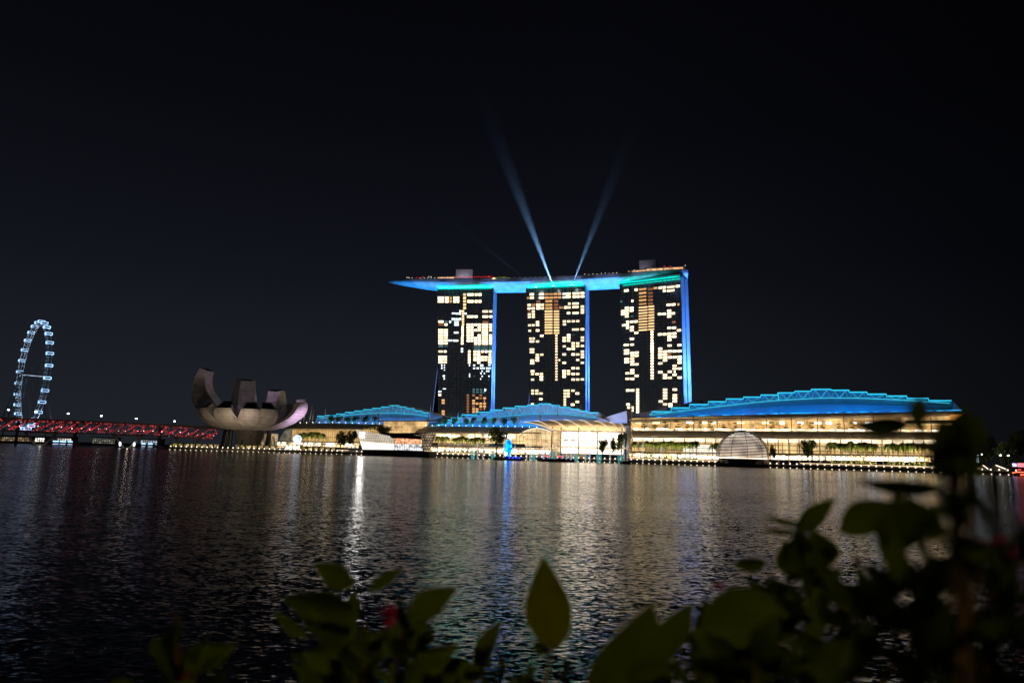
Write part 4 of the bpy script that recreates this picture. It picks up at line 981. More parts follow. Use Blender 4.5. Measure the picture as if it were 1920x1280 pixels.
tt.links.new(nn.outputs['Fac'], m2.inputs['Value']); tt.links.new(m2.outputs[0], ee.inputs['Strength']); tt.links.new(rr.outputs[0], ee.inputs['Color']); tt.links.new(ee.outputs[0], oo.inputs[0])
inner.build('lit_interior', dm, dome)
# ------------------------------------------------------------------ lotus museum
mc = gx(465, 622, 2.2)
FU = Frame(mc.x, 622, math.degrees(math.atan2(-mc.x, 622)) if False else 0)
mus = thing('lotus_museum', 'white lotus-flower museum of ten upturned petals on dark columns, tallest petal on its left', 'museum', FU, (0, 0, 2.2))
Z0 = 18.0
petals = [  # azimuth (0 = right, 90 = away), tip radius, tip height, tip width, belly
 (173, 47, 72, 21, 1.27), (119, 45, 66, 18, 1.12), (80, 42, 57.5, 18, 1.12), (22, 45, 47.5, 13, 1.0), (-20, 54, 42.5, 13, 1.0),
 (-50, 41.5, 35.2, 14.5, 0.93), (-71, 43, 34.8, 14.5, 0.93), (-102, 43, 34.8, 15.5, 0.93), (-135.5, 42.5, 34.8, 15, 0.93), (-161, 43, 35.5, 14, 1.0), (50, 40, 44, 13, 1.0)]
def petal(az, Rt, Zt, Wt, belly):
    a = R(az); er = Vector((math.cos(a), math.sin(a), 0)); et = Vector((-math.sin(a), math.cos(a), 0))
    P = [Vector((0, Z0 + .6)), Vector((Rt*.62*belly, Z0 - 2.5)), Vector((Rt*1.06*belly, Z0 + (Zt - Z0)*.40)), Vector((Rt, Zt))]
    def bz(t):
        u = 1 - t; return P[0]*u**3 + P[1]*3*u*u*t + P[2]*3*u*t*t + P[3]*t**3
    rows = []; n = 16
    for i in range(n + 1):
        t = .12 + .88 * i / n; c = bz(t); d = (bz(min(1, t+.01)) - bz(t-.01)).normalized(); nin = Vector((-d.y, d.x))    # inward normal
        if nin.x > 0 and t > .5: nin = -nin if nin.x > 0 else nin
        if nin.y < 0 and t <= .5: nin = -nin
        w = min(Wt * (0.95 + .42 * math.sin(PI * t)), 2 * c.x * math.tan(R(17.5)) + .5)
        w = max(w, .8)
        th = 2.5 + 6.0 * t if Zt < 50 else 2.5 + 5.0 * t + (11 if Zt > 70 else 6) * math.sin(PI * t) ** 1.3
        row = []
        for k in range(7):                       # outer skin, slightly rounded
            q = -1 + 2 * k / 6; p = c + nin * (1.6 * (q*q) * (w / 15)); row.append(er * p.x + et * (q * w / 2) + Vector((0, 0, p.y)))
        cut = 5.5 * max(0, (t - .80) / .20) if Zt < 37 else 0
        for q in (.55, -.55):
            p = c + nin * th + Vector((0, cut)); row.append(er * p.x + et * (q * w / 2) + Vector((0, 0, p.y)))
        rows.append(row)
    return rows
for i, pr_ in enumerate(petals):
    rows_ = petal(*pr_)
    pm = MB(); pm.grid(rows_, closed=True); e_ = rows_[-1]
    o = pm.build('petal', M['museum'], mus)
    me = o.data
    sk = MB(); cen = sum(e_, Vector()) / len(e_); ins = [cen + (p - cen) * .84 for p in e_]
    up = (rows_[-1][3] - rows_[-2][3]).normalized()
    k_ = len(sk.v)
    sk.grid([e_, ins], closed=True); sk.build('rim', M['museum'], o)
    MB().poly([p - up * .15 for p in ins]).build('skylight', M['black_glass'], o)
core = MB().tube([(0,0,2.2),(0,0,Z0+3)], [9, 13], 16); core.build('core', M['dark_concrete'], mus)
bw = MB().ball((0, 0, Z0 + 3.0), 13, 20, 10, (1.1, 1.1, .30)); bw.smooth = True; bw.build('bowl_base', M['museum'], mus)
for x0, x1, y, r_ in [(-22,-20,4,2.6),(-13.5,-13,-6,1.5),(-2,-1.5,-9,1.5),(9,12.5,-6,1.7),(15,17,2,2.3),(-26,-24,10,2.2)]:
    MB().tube([(x0, y, 2.2), (x1, y, Z0 + 3.5)], [r_, r_*.9], 8).build('column', M['dark_metal'], mus)
M['mus_glass'] = lit_wall('museum_lobby', (.70,.50,.26), (.5,.36,.2), (.08,.06,.04), .75, 3.2, 7, .25, nscale=.12)
MB().box(-14, 22, 9, 9.5, 3, 16.5).build('lobby_glass', M['mus_glass'], mus)
vs = MB()
for k in range(7):
    x = -9 + k * 4.2
    vs.tube([(x, 8, 3), (x + 2, 8, 15)], .35, 4); vs.tube([(x + 4, 8, 3), (x + 2, 8, 15)], .35, 4)
vs.build('v_strut', M['cream'], mus)
# floodlights under and beside the flower
for dx, dy, e_, col in ((-14, -50, 900, (1.0,.78,.48)), (6, -56, 900, (1.0,.80,.52)), (30, -46, 750, (1.0,.76,.52))):
    lamp('petal_floodlight', 'SPOT', FU.w(dx, dy - 16, 3.2), e_ * 14, col, target=FU.w(dx * .5, dy * .55, 30), size=1.5, angle=95, blend=.8, parent=mus)
lamp('petal_floodlight', 'SPOT', FU.w(84, -40, 12), 210000, (0.86, 0.60, 1.0), target=FU.w(36, -6, 33), size=1.5, angle=38, blend=.9, parent=mus)
lamp('petal_floodlight', 'SPOT', FU.w(30, -70, 14), 16000, (1.0, 0.80, 0.72), target=FU.w(-28, 10, 55), size=1.5, angle=40, blend=.9, parent=mus)
lamp('petal_floodlight', 'AREA', FU.w(2, -2, 40), 1500, (0.90, 0.72, 0.80), target=FU.w(-16, 20, 52), size=6, parent=mus)

# ------------------------------------------------------------------ observation wheel
wc = hy(61.7, 702.5, 930); FWH = Frame(wc.x, wc.y, 90 + 46.5)
M['wheel_steel'] = emit('lit_wheel_steel', (.30, .34, .42), 0.16)
M['wheel_steel'] = mat('wheel_steel', (.6, .62, .66), .5)
M['capsule_led'] = emit('capsule_led', (.36, .62, 1.0), 2.4, objvary=.25)
wh = thing('observation_wheel', 'giant observation wheel seen nearly edge-on with blue-white lit capsules', 'ferris wheel', FWH, (0, 0, 2.2))
rz_ = wc.z; RW = 70
rimm = MB()
for y in (-3.2, 3.2):
    rimm.tube([(RW*.955*math.cos(2*PI*k/56), y, rz_ + RW*.955*math.sin(2*PI*k/56)) for k in range(57)], .42, 5, caps=False)
rimm.tube([(RW*.915*math.cos(2*PI*k/56), 0, rz_ + RW*.915*math.sin(2*PI*k/56)) for k in range(57)], .40, 5, caps=False)
for k in range(84):
    a = 2*PI*k/84; b = 2*PI*(k+.5)/84
    rimm.tube([(RW*.955*math.cos(a), -3.2, rz_+RW*.955*math.sin(a)), (RW*.955*math.cos(b), 3.2, rz_+RW*.955*math.sin(b))], .22, 3)
    rimm.tube([(RW*.955*math.cos(a), 3.2, rz_+RW*.955*math.sin(a)), (RW*.915*math.cos(b), 0, rz_+RW*.915*math.sin(b))], .2, 3)
rimm.build('rim', M['wheel_steel'], wh)
spk = MB()
for k in range(28):
    a = 2*PI*k/28
    spk.tube([(2*math.cos(a), 5*(-1)**k, rz_+2*math.sin(a)), (RW*.92*math.cos(a), 0, rz_+RW*.92*math.sin(a))], .09, 3)
spk.build('spoke', M['dark_metal'], wh)
MB().tube([(0,-13,rz_),(0,13,rz_)], 1.7, 10).build('spindle', mat('spindle', (.16,.15,.14), .5), wh)
for s_ in (-1, 1):
    for q in (-1, 1):
        MB().tube([(q*22, s_*30, 2.2), (0, s_*12, rz_)], [.7, .4], 6).build('support_leg', M['dark_metal'], wh)
cb = MB().ball((0,0,0), 2.2, 8, 6, (1.0, 1.65, 1.0)); capb = cb.mesh('capsule', M['black_glass'])
ring = MB()
for z in (-1.3, 1.3):
    for q in (-1, 1): ring.tube([(q*2.1, -3.6, z), (q*2.1, 3.6, z)], .27, 4)
for y in (-3.6, 3.6):
    for q in (-1, 1): ring.tube([(q*2.1, y, -1.3), (q*2.1, y, 1.3)], .27, 4)
    for z in (-1.3, 1.3): ring.tube([(-2.1, y, z), (2.1, y, z)], .27, 4)
capr = ring.mesh('capsule_light', M['capsule_led'])
for k in range(28):
    a = 2*PI*(k + .5)/28
    c = child('capsule', capb, wh, (RW*1.0*math.cos(a), 0, rz_ + RW*1.0*math.sin(a)))
    d = bpy.data.objects.new('light_frame', capr); SC.collection.objects.link(d); d.parent = c
wfl = FWH.w(0, 0, 8)
for q in (-26, 26):
    lamp('wheel_floodlight', 'SPOT', FWH.w(q, -20, 12), 330000, (.6, .76, 1.0), target=FWH.w(q*1.6, 0, 90), size=2, angle=110, blend=.5, parent=wh)

# ------------------------------------------------------------------ bridges
bA, bB = gx(-60, 640), gx(402, 760)
FB = Frame(bA.x, bA.y, math.degrees(math.atan2(bB.y - bA.y, bB.x - bA.x)))
LB = (bB - bA).length
M['led_red'] = emit('led_red', (1.0, .02, .03), 1.15, vary=.9, nscale=.16)
M["led_red_dot"] = emit("led_red_dot", (1.0, .10, .12), 2.4)
hb = thing('helix_bridge', 'footbridge wrapped in a steel double helix with bright red light strips', 'footbridge', FB, (LB/2, 0, 0))
zc0, zr = 17.5, 5.2
def zb(s):
    px_ = -60 + 462 * s / LB; return zc0 + 0.0
def cz(s): k = s / LB; return 17.6 - 1.2 * k + 1.0 * math.sin(PI * k)
h1 = MB(); h2 = MB(); rl2 = MB(); nT = int(LB / 9.5)
for ph, hh, sg, rr_ in ((0, h1, 1, zr), (PI, h1, 1, zr), (0.6, h2, -1, zr*.84), (PI+.6, h2, -1, zr*.84)):
    pts = []
    for i in range(nT * 12 + 1):
        s = LB * i / (nT * 12); a = sg * 2 * PI * i / 24 + ph
        pts.append((s, rr_ * math.cos(a), cz(s) + rr_ * math.sin(a)))
    hh.tube(pts, .17, 4)
h1.build('outer_helix', M['wheel_steel'], hb); h2.build('inner_helix', M['wheel_steel'], hb)
for i in range(nT * 2):
    s = LB * (i + .3) / (nT * 2)
    rl2.tube([(s - 3.2, -zr*.90, cz(s) - zr*.50), (s + .4, -zr*1.0, cz(s)+.2), (s + 4.2, -zr*.84, cz(s) + zr*.58)] if i % 2 else [(s-1.6, -zr*.80, cz(s) - zr*.62), (s + 1.6, -zr*.99, cz(s) - .8)], .17, 4)
rl2.build('red_light_strip', M['led_red'], hb)
dots = MB()
random.seed(8)
for i in range(300):
    s = LB * random.random(); a = random.choice([2.3, 1.9, 3.2, 4.3, 4.0]) + random.uniform(-.15, .15)
    dots.ball((s, -zr*1.02*abs(math.cos(a)), cz(s) + zr*math.sin(a)), .24, 4, 3)
o = dots.build('red_light_dots', M['led_red_dot'], hb); tag(o, kind='stuff')
MB().box(0, LB, -3, 3, 12.3, 13.2).build('walkway', M['dark_concrete'], hb)
wd = MB()
for i in range(26):
    s = LB * (i + .5) / 26 + random.uniform(-2, 2); wd.ball((s, -3.2, cz(s) - random.uniform(0, 2)), random.uniform(.25, .5), 4, 3)
wd.build('white_lights', emit('bridge_white', (1.0,.8,.75), 3.0), hb)
for s_px in (75, 238, 352):
    s = FB.hit(s_px, 828, 0)[0]
    v = MB()
    for q in (-1, 1): v.hexa([(s+q*2-1,-2,-1),(s+q*2+1,-2,-1),(s+q*2+1,2,-1),(s+q*2-1,2,-1)], [(s+q*12-1.3,-2.5,11.5),(s+q*12+1.3,-2.5,11.5),(s+q*12+1.3,2.5,11.5),(s+q*12-1.3,2.5,11.5)])
    v.build('pier', M['concrete'], hb)
    MB().box(s-13, s+13, -3.4, 3.4, 11.2, 12.2).build('pier_cap', M['concrete'], hb)
    if s_px == 238:
        for q in (-1, 1):
            MB().ball((s+q*6.2, -3.2, 3.6), 1.5, 6, 5, (.7,.4,1.5)).build('pier_light', emit('pier_light', (.85,.9,1.0), 2), hb)
    lamp('pier_floodlight', 'POINT', FB.w(s, -6, 4), 500 if s_px == 238 else 200, (.95,.85,.65), size=1, parent=hb)
rb = thing('road_bridge', 'grey concrete road bridge behind the red footbridge', 'road bridge', FB, (LB/2, 24, 0))
MB().box(-60, LB + 30, 22, 40, 22.0, 24.2).build('deck', M['concrete'], rb)
MB().box(-60, LB + 30, 21.6, 22.0, 24.2, 25.3).build('parapet', M['roof_metal'], rb)
for s_px in (30, 140, 300):
    s = FB.hit(s_px, 828, 28)[0]; MB().box(s-1.2, s+1.2, 30, 36, -1, 22).build('pier', M['dark_concrete'], rb)
lamp_head = MB().ball((0,0,0), .9, 6, 4, (1.1,1,.6)).mesh('lamp_head', emit('street_lamp_head', (.80,.90,1.0), 16))
pole_me = MB().tube([(0,0,0),(0,0,1)], .14, 5).mesh('pole', M['roof_metal'])
labs = ['street lamp at the left edge of the picture, left of the observation wheel', 'street lamp seen through the bottom of the observation wheel', 'tall street lamp on the bridge right of the observation wheel', 'street lamp on the bridge midway between wheel and museum', 'third street lamp to the right of the wheel', 'small far street lamp low on the bridge', 'street lamp close before the museum', 'small street lamp just left of the museum']
for (px, py, y), lb in zip([(16,768,24),(68,771,24),(128,775,24),(190,779.5,24),(255.5,784.5,24),(242.5,795,60),(296.5,796.5,60),(327.5,789.5,30)], labs):
    s, z = FB.hit(px, py, y)
    t = thing('street_lamp', lb, 'street lamp', FB, (s, y, 24.2 if y == 24 else 18), 'street lamps along the bridge')
    base = 24.2 if y == 24 else 18
    child('pole', pole_me, t, (s, y, base), (1, 1, z - base)); child('lamp_head', lamp_head, t, (s, y, z))

# far shore under the bridge: low buildings and moored lit boats
def far_house(px0, px1, py, y, label, col, st):
    a, b = gx(px0, y, 2.2), gx(px1, y, 2.2); z = hy((px0+px1)/2, py, y).z
    t = thing('shore_building', label, 'building', FW, ((a.x+b.x)/2, y, 2.2))
    MB().box(a.x, b.x, y, y+12, 2.2, z).build('wall', M['dark_concrete'], t)
    MB().box(a.x-1, b.x+1, y-1, y+13, z, z+.8).build('roof', M['concrete'], t)
    MB().box(a.x+1, b.x-1, y-.3, y-.05, 3.4, z-1.2).build('window', lit_wall('w_'+str(px0), col, (.25,.2,.15), (.02,.02,.02), st, 3, 3, .5, nscale=.15, dark=.1), t)
far_house(-5, 60, 817, 915, 'low dim building on the far shore under the left end of the footbridge', (.9,.6,.3), .5)
far_house(64, 84, 818.5, 912, 'small bright white pavilion on the far shore below the observation wheel', (1,.95,.85), 3.2)
far_house(105, 135, 819, 914, 'white lit pavilion behind the moored ferries', (1,.9,.8), 1.4)
far_house(172, 216, 820, 912, 'dim glazed building on the far shore between the bridge piers', (.8,.8,.65), .35)
far_house(262, 300, 823, 910, 'low building with cool white windows right of the lit bridge pier', (.6,.75,1), 1.0)
random.seed(4)
for px, w, label in [(106,12,'moored ferry with rows of blue-white lights, left of three'),(119.5,12,'moored ferry with rows of blue-white lights, middle of three'),(133,10,'moored ferry with rows of blue-white lights, right of three'),(270,8,'small moored boat with blue lights right of the lit pier'),(283,9,'small moored boat with brighter blue lights near the promenade end')]:
    p = gx(px, 820, 0); t = thing('ferry', label, 'boat', FW, (p.x, p.y, 0), 'ferries moored under the bridge'); k = w * .6 / 2
    MB().hexa([(p.x-k*.8,p.y-2,-.3),(p.x+k*.8,p.y-2,-.3),(p.x+k*.8,p.y+2,-.3),(p.x-k*.8,p.y+2,-.3)], [(p.x-k,p.y-2.4,1.2),(p.x+k,p.y-2.4,1.2),(p.x+k,p.y+2.4,1.2),(p.x-k,p.y+2.4,1.2)]).build('hull', M['dark_metal'], t)
    MB().box(p.x-k*.9, p.x+k*.9, p.y-2, p.y+2, 1.2, 4.6).build('cabin', M['grey_box'], t)
    MB().box(p.x-k*.9, p.x+k*.9, p.y-2.2, p.y-2.02, 4.0, 4.9).build('roof_light', emit('ferry_blue', (.25,.55,1.0), 4.5), t)
    MB().box(p.x-k*.9, p.x+k*.9, p.y-2.3, p.y-2.1, .9, 1.4).build('deck_light', emit('ferry_white', (.7,.8,1.0), 3.0), t)
# ------------------------------------------------------------------ promenade left: pergolas, railing edge
def pergola(px0, px1, y, label, pz=(2.2, 6.2), n=5, glow=0.5):
    a, b = gx(px0, y), gx(px1, y)
    t = thing('pergola', label, 'pergola', FW, ((a.x+b.x)/2, y, 2.2))
    MB().box(a.x, b.x, y, y+7, pz[1]-.5, pz[1]).build('roof', M['dark_concrete'], t)
    MB().box(a.x+.5, b.x-.5, y+5, y+5.4, 2.3, pz[1]-.6).build('lit_back', lit_wall('perg_'+str(int(px0)), (1,.72,.34), (.5,.42,.08), (.05,.04,.02), glow, 5, 4, .9, nscale=.25, dark=.0), t)
    for i in range(n):
        x = a.x + 1 + (b.x - a.x - 2) * i / (n - 1); MB().box(x-.3, x+.3, y+.2, y+.8, 2.2, pz[1]-.5).build('post', M['cream'], t)
pergola(316, 407, 606, 'long low lit pergola on the promenade left of the museum', n=7)
pergola(441, 517, 604, 'low lit pergola below the museum columns', n=5, glow=.6)
pergola(563, 626, 606, 'low lit pergola right of the museum with warm bays', n=6, glow=.65)
kx0, kx1 = gx(627, 604).x, gx(652, 604).x
t = thing('kiosk', 'dark blocky kiosk on the promenade beside the crystal pavilion', 'kiosk', FW, ((kx0+kx1)/2, 604, 2.2))
MB().box(kx0, kx1, 604, 609, 2.2, 5.6).build('wall', M['dark_concrete'], t); MB().box(kx0-.8, kx1-4, 603, 610, 5.6, 6.1).build('roof', M['dark_metal'], t)
a, b = gx(528, 601), gx(557, 601)
t = thing('kiosk', 'white glowing kiosk on the promenade right of the museum', 'kiosk', FW, ((a.x+b.x)/2, 612, 2.2))
MB().box(a.x, b.x, 610, 614, 2.2, 7.6).build('wall', M['cream'], t); MB().box(a.x+.6, b.x-.6, 609.6, 609.9, 3.2, 6.8).build('window', lit_wall('kiosk_w', (1,.9,.7), (1,.8,.6), (.2,.1,.05), 2.0, 3.4, 5, .3, nscale=.3), t)
a = gx(556, 615)
t = thing('advert_screen', 'round blue-white lit display in front of the left facade', 'display', FW, (a.x, 615, 2.2))
MB().ball((a.x, 615, 12), 3.6, 12, 8, (1,.15,1)).build('screen', emit('screen_blue', (.55,.75,1.0), 1.6, vary=.7, nscale=.4), t); MB().tube([(a.x,615,2.2),(a.x,615,9)], .25, 5).build('post', M['dark_metal'], t)

# row of lamps along the quay edge and small lights at the waterline
bl_head = MB().ball((0,0,0), .50, 6, 5).mesh('globe', emit('lamp_globe', (1.0, 0.86, 0.66), 2.4))
bl_post = MB().tube([(0,0,0),(0,0,.9)], .12, 5).mesh('post', M['dark_metal'])
wl_head = MB().ball((0,0,0), .30, 5, 4).mesh('quay_wall_lamp', M['lamp_small'])
def quay_lamps(pts, first, label, wlabel, group, wall=True):
    for i, (p, off) in enumerate(pts):
        t = thing('bollard_lamp', label, 'bollard lamp', loc=Vector((p.x, p.y, 2.2)) , group=group)
        child('post', bl_post, t); child('globe', bl_head, t, (0, 0, 1.0))
        if wall:
            o = bpy.data.objects.new('quay_wall_lamp', wl_head); SC.collection.objects.link(o)
            o.location = Vector((p.x, p.y, .42)) + off; tag(o, wlabel, 'wall lamp', group + ', wall lights below')
pts = [(gx(px, 600.8 if px < 650 else 610, 2.2), Vector((0, -1.2, 0))) for px in [320 + i * 9.75 for i in range(34)]]
pts += [(gx(px, 606, 2.2), Vector((0,-1,0))) for px in (659, 669, 678)]
quay_lamps(pts, 0, 'round bollard lamp on the quay edge in front of the lotus museum', 'small light on the quay wall at the waterline below the museum', 'bollard lamps on the quay before the museum')
def mall_s(px, y=-58): return FM.hit(px, 860, y)[0]
pts = []
px = 811.0
while px < 1165: pts.append((FM.w(mall_s(px), -59.0, 2.2), -FM.n * 1.3)); px += 9.8
quay_lamps(pts, 0, 'round bollard lamp on the quay behind the fountain jets', 'small light on the quay wall behind the fountain', 'bollard lamps on the quay before the middle hall')
pts = []; px = 1184.0; st_ = 11.2
while px < 1352: pts.append((FM.w(mall_s(px), -59.0, 2.2), -FM.n * 1.3)); px += st_
quay_lamps(pts, 0, 'round bollard lamp on the quay left of the glass dome', 'small light on the quay wall left of the glass dome', 'bollard lamps on the quay left of the dome')
pts = []; px = 1444.0; st_ = 12.2
while px < 1775: pts.append((FM.w(mall_s(px), -59.0, 2.2), -FM.n * 1.3)); px += st_; st_ *= 1.011
quay_lamps(pts, 0, 'round bollard lamp on the quay right of the glass dome', 'small light on the quay wall right of the glass dome', 'bollard lamps on the quay right of the dome')
pts = []; px = 1792.0
while px < 1915: pts.append((FM.w(mall_s(px), -59.0, 2.2), -FM.n * 1.3)); px += 15.8
quay_lamps(pts, 0, 'round bollard lamp on the dark quay at the far right edge', 'small light on the quay wall at the far right edge', 'bollard lamps at the right edge')
# lit step edge of the upper promenade
for px0, px1, lab in [(1184,1345,'raised promenade terrace with a glowing edge, left of the dome'),(1500,1760,'raised promenade terrace with a glowing edge, right of the dome'),(812,890,'raised promenade terrace with a glowing edge beside the crystal pavilion'),(1795,1850,'raised dark terrace at the far right with a thin glowing edge'),(655,682,'short raised terrace left of the crystal pavilion')]:
    s0, s1 = mall_s(px0, -48), mall_s(px1, -48)
    if px0 == 655: s0, s1 = FM.hit(655, 843, -40)[0], FM.hit(680, 843, -40)[0]
    yy = -48 if px0 != 655 else -62
    t = thing('terrace_step', lab, 'terrace', FM, ((s0+s1)/2, yy, 2.2))
    MB().box(s0, s1, yy, yy+30, 2.2, 4.1).build('slab', M['concrete'], t)
    MB().box(s0, s1, yy-.35, yy-.05, 3.55, 3.95).build('edge_light', M['strip_warm'], t)

# ------------------------------------------------------------------ fountain show
def water_spray(name, col, st, alpha, fade=(3, 11)):
    m = bpy.data.materials.new(name); m.use_nodes = True; t = m.node_tree; t.nodes.clear()
    o = t.nodes.new('ShaderNodeOutputMaterial'); mx = t.nodes.new('ShaderNodeMixShader'); tr = t.nodes.new('ShaderNodeBsdfTransparent'); em = t.nodes.new('ShaderNodeEmission')
    em.inputs['Color'].default_value = (*col, 1); em.inputs['Strength'].default_value = st  # emission stands in for coloured lamps shining on the spray
    c = t.nodes.new('ShaderNodeTexCoord'); mp = t.nodes.new('ShaderNodeMapping'); mp.inputs['Scale'].default_value = (1.2, 1.2, .18)
    n = t.nodes.new('ShaderNodeTexNoise'); n.inputs['Scale'].default_value = 1.0; n.inputs['Detail'].default_value = 4
    r = t.nodes.new('ShaderNodeMapRange'); r.inputs['From Min'].default_value = .35; r.inputs['From Max'].default_value = .7; r.inputs['To Max'].default_value = alpha
    t.links.new(c.outputs['Object'], mp.inputs[0]); t.links.new(mp.outputs[0], n.inputs['Vector']); t.links.new(n.outputs['Fac'], r.inputs['Value'])
    sp_ = t.nodes.new('ShaderNodeSeparateXYZ'); t.links.new(c.outputs['Object'], sp_.inputs[0])      # the spray thins out towards its top
    fd = t.nodes.new('ShaderNodeMapRange'); fd.inputs['From Min'].default_value = fade[0]; fd.inputs['From Max'].default_value = fade[1]; fd.inputs['To Min'].default_value = 1; fd.inputs['To Max'].default_value = 0
    t.links.new(sp_.outputs['Z'], fd.inputs['Value']); mu = t.nodes.new('ShaderNodeMath'); mu.operation = 'MULTIPLY'
    t.links.new(r.outputs[0], mu.inputs[0]); t.links.new(fd.outputs[0], mu.inputs[1]); t.links.new(mu.outputs[0], mx.inputs[0]); t.links.new(tr.outputs[0], mx.inputs[1]); t.links.new(em.outputs[0], mx.inputs[2]); t.links.new(mx.outputs[0], o.inputs[0])
    return m
M['spray_teal'] = water_spray('spray_teal', (.12,.55,.52), .75, .8)
M['spray_blue'] = water_spray('spray_blue', (.12,.30,.95), .9, .7)
M['spray_white'] = water_spray('spray_white', (.80,.78,.78), 1.0, .55, (8, 24))
yF = -76
def jet(px, py_t, w, m, label, name='water_jet'):
    s, z = FM.hit(px, py_t, yF)
    t = thing(name, label, 'fountain jet', FM, (s, yF, 0), 'water jets of the bay fountain show')
    mb = MB(); mb.tube([(s, yF, 0), (s, yF, z*.5), (s, yF, z*.85), (s, yF, z)], [w*.45, w*.6, w*.7, w*.25], 8, caps=False); mb.build('water_column', m, t)
    MB().tube([(s, yF, -.2), (s, yF, .35)], .5, 6).build('nozzle', M['dark_metal'], t)
for px in (887, 925, 1000, 1037, 1080, 1123, 1163):
    jet(px, 843 + (px-887)*.012, 3.2, M['spray_teal'], 'wide teal-glowing water jet rising from the bay')
for px in (896, 906, 945, 966, 988, 994, 1020, 1031, 1044, 1062, 1071, 1098, 1106):
    jet(px, 826 + (px*7 % 11), 1.0, M['spray_white'], 'thin pale water jet rising high from the bay')
for px in (1018, 1029, 1053.5, 1070):
    jet(px, 842 + (px % 3), 1.2, M['spray_blue'], 'slim blue-glowing water jet above the boat')
for px in (1144, 1170, 1176, 1240, 1205):
    jet(px, 822 + (px*5 % 13), .9, M['spray_white'], 'thin pale water jet near the right end of the fountain')
# blue figure on its barge
s, zt_ = FM.hit(953.5, 822.5, yF - 6); _, zb_ = FM.hit(953.5, 861, yF - 6)
fg = thing('fountain_barge', 'dark fountain barge carrying a tall oval plume of bright blue light', 'fountain barge', FM, (s, yF - 6, 0))
wv = (FM.hit(961.5, 840, yF-6)[0] - FM.hit(947.5, 840, yF-6)[0]) / 2
hgt = zt_ - 1.2
def plume_mat():
    m = bpy.data.materials.new('blue_plume'); m.use_nodes = True; t = m.node_tree; t.nodes.clear()
    o = t.nodes.new('ShaderNodeOutputMaterial'); em = t.nodes.new('ShaderNodeEmission'); c = t.nodes.new('ShaderNodeTexCoord')
    n = t.nodes.new('ShaderNodeTexNoise'); n.inputs['Scale'].default_value = .55; n.inputs['Detail'].default_value = 4; n.inputs['Distortion'].default_value = 1.5
    r = t.nodes.new('ShaderNodeValToRGB'); e = r.color_ramp.elements
    e[0].position = .36; e[0].color = (.0,.03,.9,1); e[1].position = .66; e[1].color = (.02,.70,1,1); q = e.new(.52); q.color = (0,.16,1,1)
    t.links.new(c.outputs['Object'], n.inputs['Vector']); t.links.new(n.outputs['Fac'], r.inputs[0]); t.links.new(r.outputs[0], em.inputs['Color']); em.inputs['Strength'].default_value = 3.0
    t.links.new(em.outputs[0], o.inputs[0]); return m
pl = MB(); rows_ = []
for i in range(17):
    k = i / 16; prof = [.34,.38,.36,.42,.55,.72,.86,.95,1.0,1.0,.98,.95,.90,.82,.70,.52,.2][i]
    rows_.append([(s + wv*prof*math.cos(2*PI*j/14), yF-6 + wv*.5*prof*math.sin(2*PI*j/14), 1.0 + hgt * k) for j in range(14)])
pl.grid(rows_, closed=True); pl.poly(rows_[-1]); pl.smooth = True; pl.build('light_plume', plume_mat(), fg)
x0, x1 = FM.hit(927, 862, yF-6)[0], FM.hit(982, 862, yF-6)[0]
MB().prism_z([(x0, yF-9), (x1, yF-9), (x1+1, yF-6), (x1, yF-2), (x0, yF-2), (x0-1, yF-6)], -.3, 1.2).build('deck', M['dark_metal'], fg)
eq = MB()
for i in range(16):
    x = x0 + (x1 - x0) * (i + .5) / 16; eq.box(x-.5, x+.5, yF-8, yF-6.5, 1.2, 1.8 + (i * 7 % 5) * .28)
eq.build('equipment', M['black_glass'], fg)
MB().ball((s - .5, yF-9.4, 4.6), 1.1, 8, 6).build('projector_light', emit('projector', (.55,.9,1.0), 9), fg)
bb = MB()
for q in (2, 4.5, 7, 9.5): bb.ball((s + q, yF-8, 2.0), .8, 6, 4)
bb.build('base_light', emit('barge_blue', (.02,.06,1.0), 1.8), fg)

# ------------------------------------------------------------------ boats
def river_boat(px0, px1, y, label, col, name='river_boat', lights=True, tall=3.6):
    s0, s1 = FM.hit(px0, 866, y)[0], FM.hit(px1, 866, y)[0]; c = (s0 + s1) / 2; L = s1 - s0
    t = thing(name, label, 'boat', FM, (c, y, 0))
    sec = []
    for k in range(11):
        q = k / 10; w = 2.4 * math.sin(PI * min(1, .12 + q * .80)) ** .6; sh = 1.1 + .9 * abs(2*q-1) ** 3
        x = s0 + L * q
        sec.append([(x, y - w, sh), (x, y - w*.7, -.3), (x, y + w*.7, -.3), (x, y + w, sh)])
    h = MB().grid(sec, closed=True); h.poly(sec[0]); h.poly(sec[-1]); h.build('hull', col, t)
    MB().box(s0+L*.18, s0+L*.82, y-1.9, y+1.9, tall-.3, tall).build('roof', M['red_paint'] if lights else M['dark_metal'], t)
    ps = MB()
    for i in range(8):
        x = s0 + L * (.2 + .6 * i / 7)
        for q in (-1.7, 1.7): ps.tube([(x, y+q, 1), (x, y+q, tall-.3)], .09, 4)
    ps.build('roof_post', M['dark_metal'], t)
    MB().box(s0+L*.24, s0+L*.76, y-1.2, y+1.2, 1.0, 2.0).build('bench', M['dark_metal'], t)
    if lights:
        lg = MB(); lg.box(s0+L*.15, s0+L*.28, y-2.2, y-2.0, tall-.1, tall+.35); lg.box(s0+L*.50, s0+L*.66, y-2.2, y-2.0, tall-.1, tall+.35); lg.build('red_roof_light', emit('boat_red', (1.0,.05,.10), 2.4), t)
    return t
river_boat(1014, 1077, -88, 'long dark red river boat with glowing red roof lights among the fountain jets', M['red_paint'])
river_boat(1163, 1183, -84, 'small dark service boat at the right end of the fountain', M['dark_metal'], lights=False, tall=3.4)
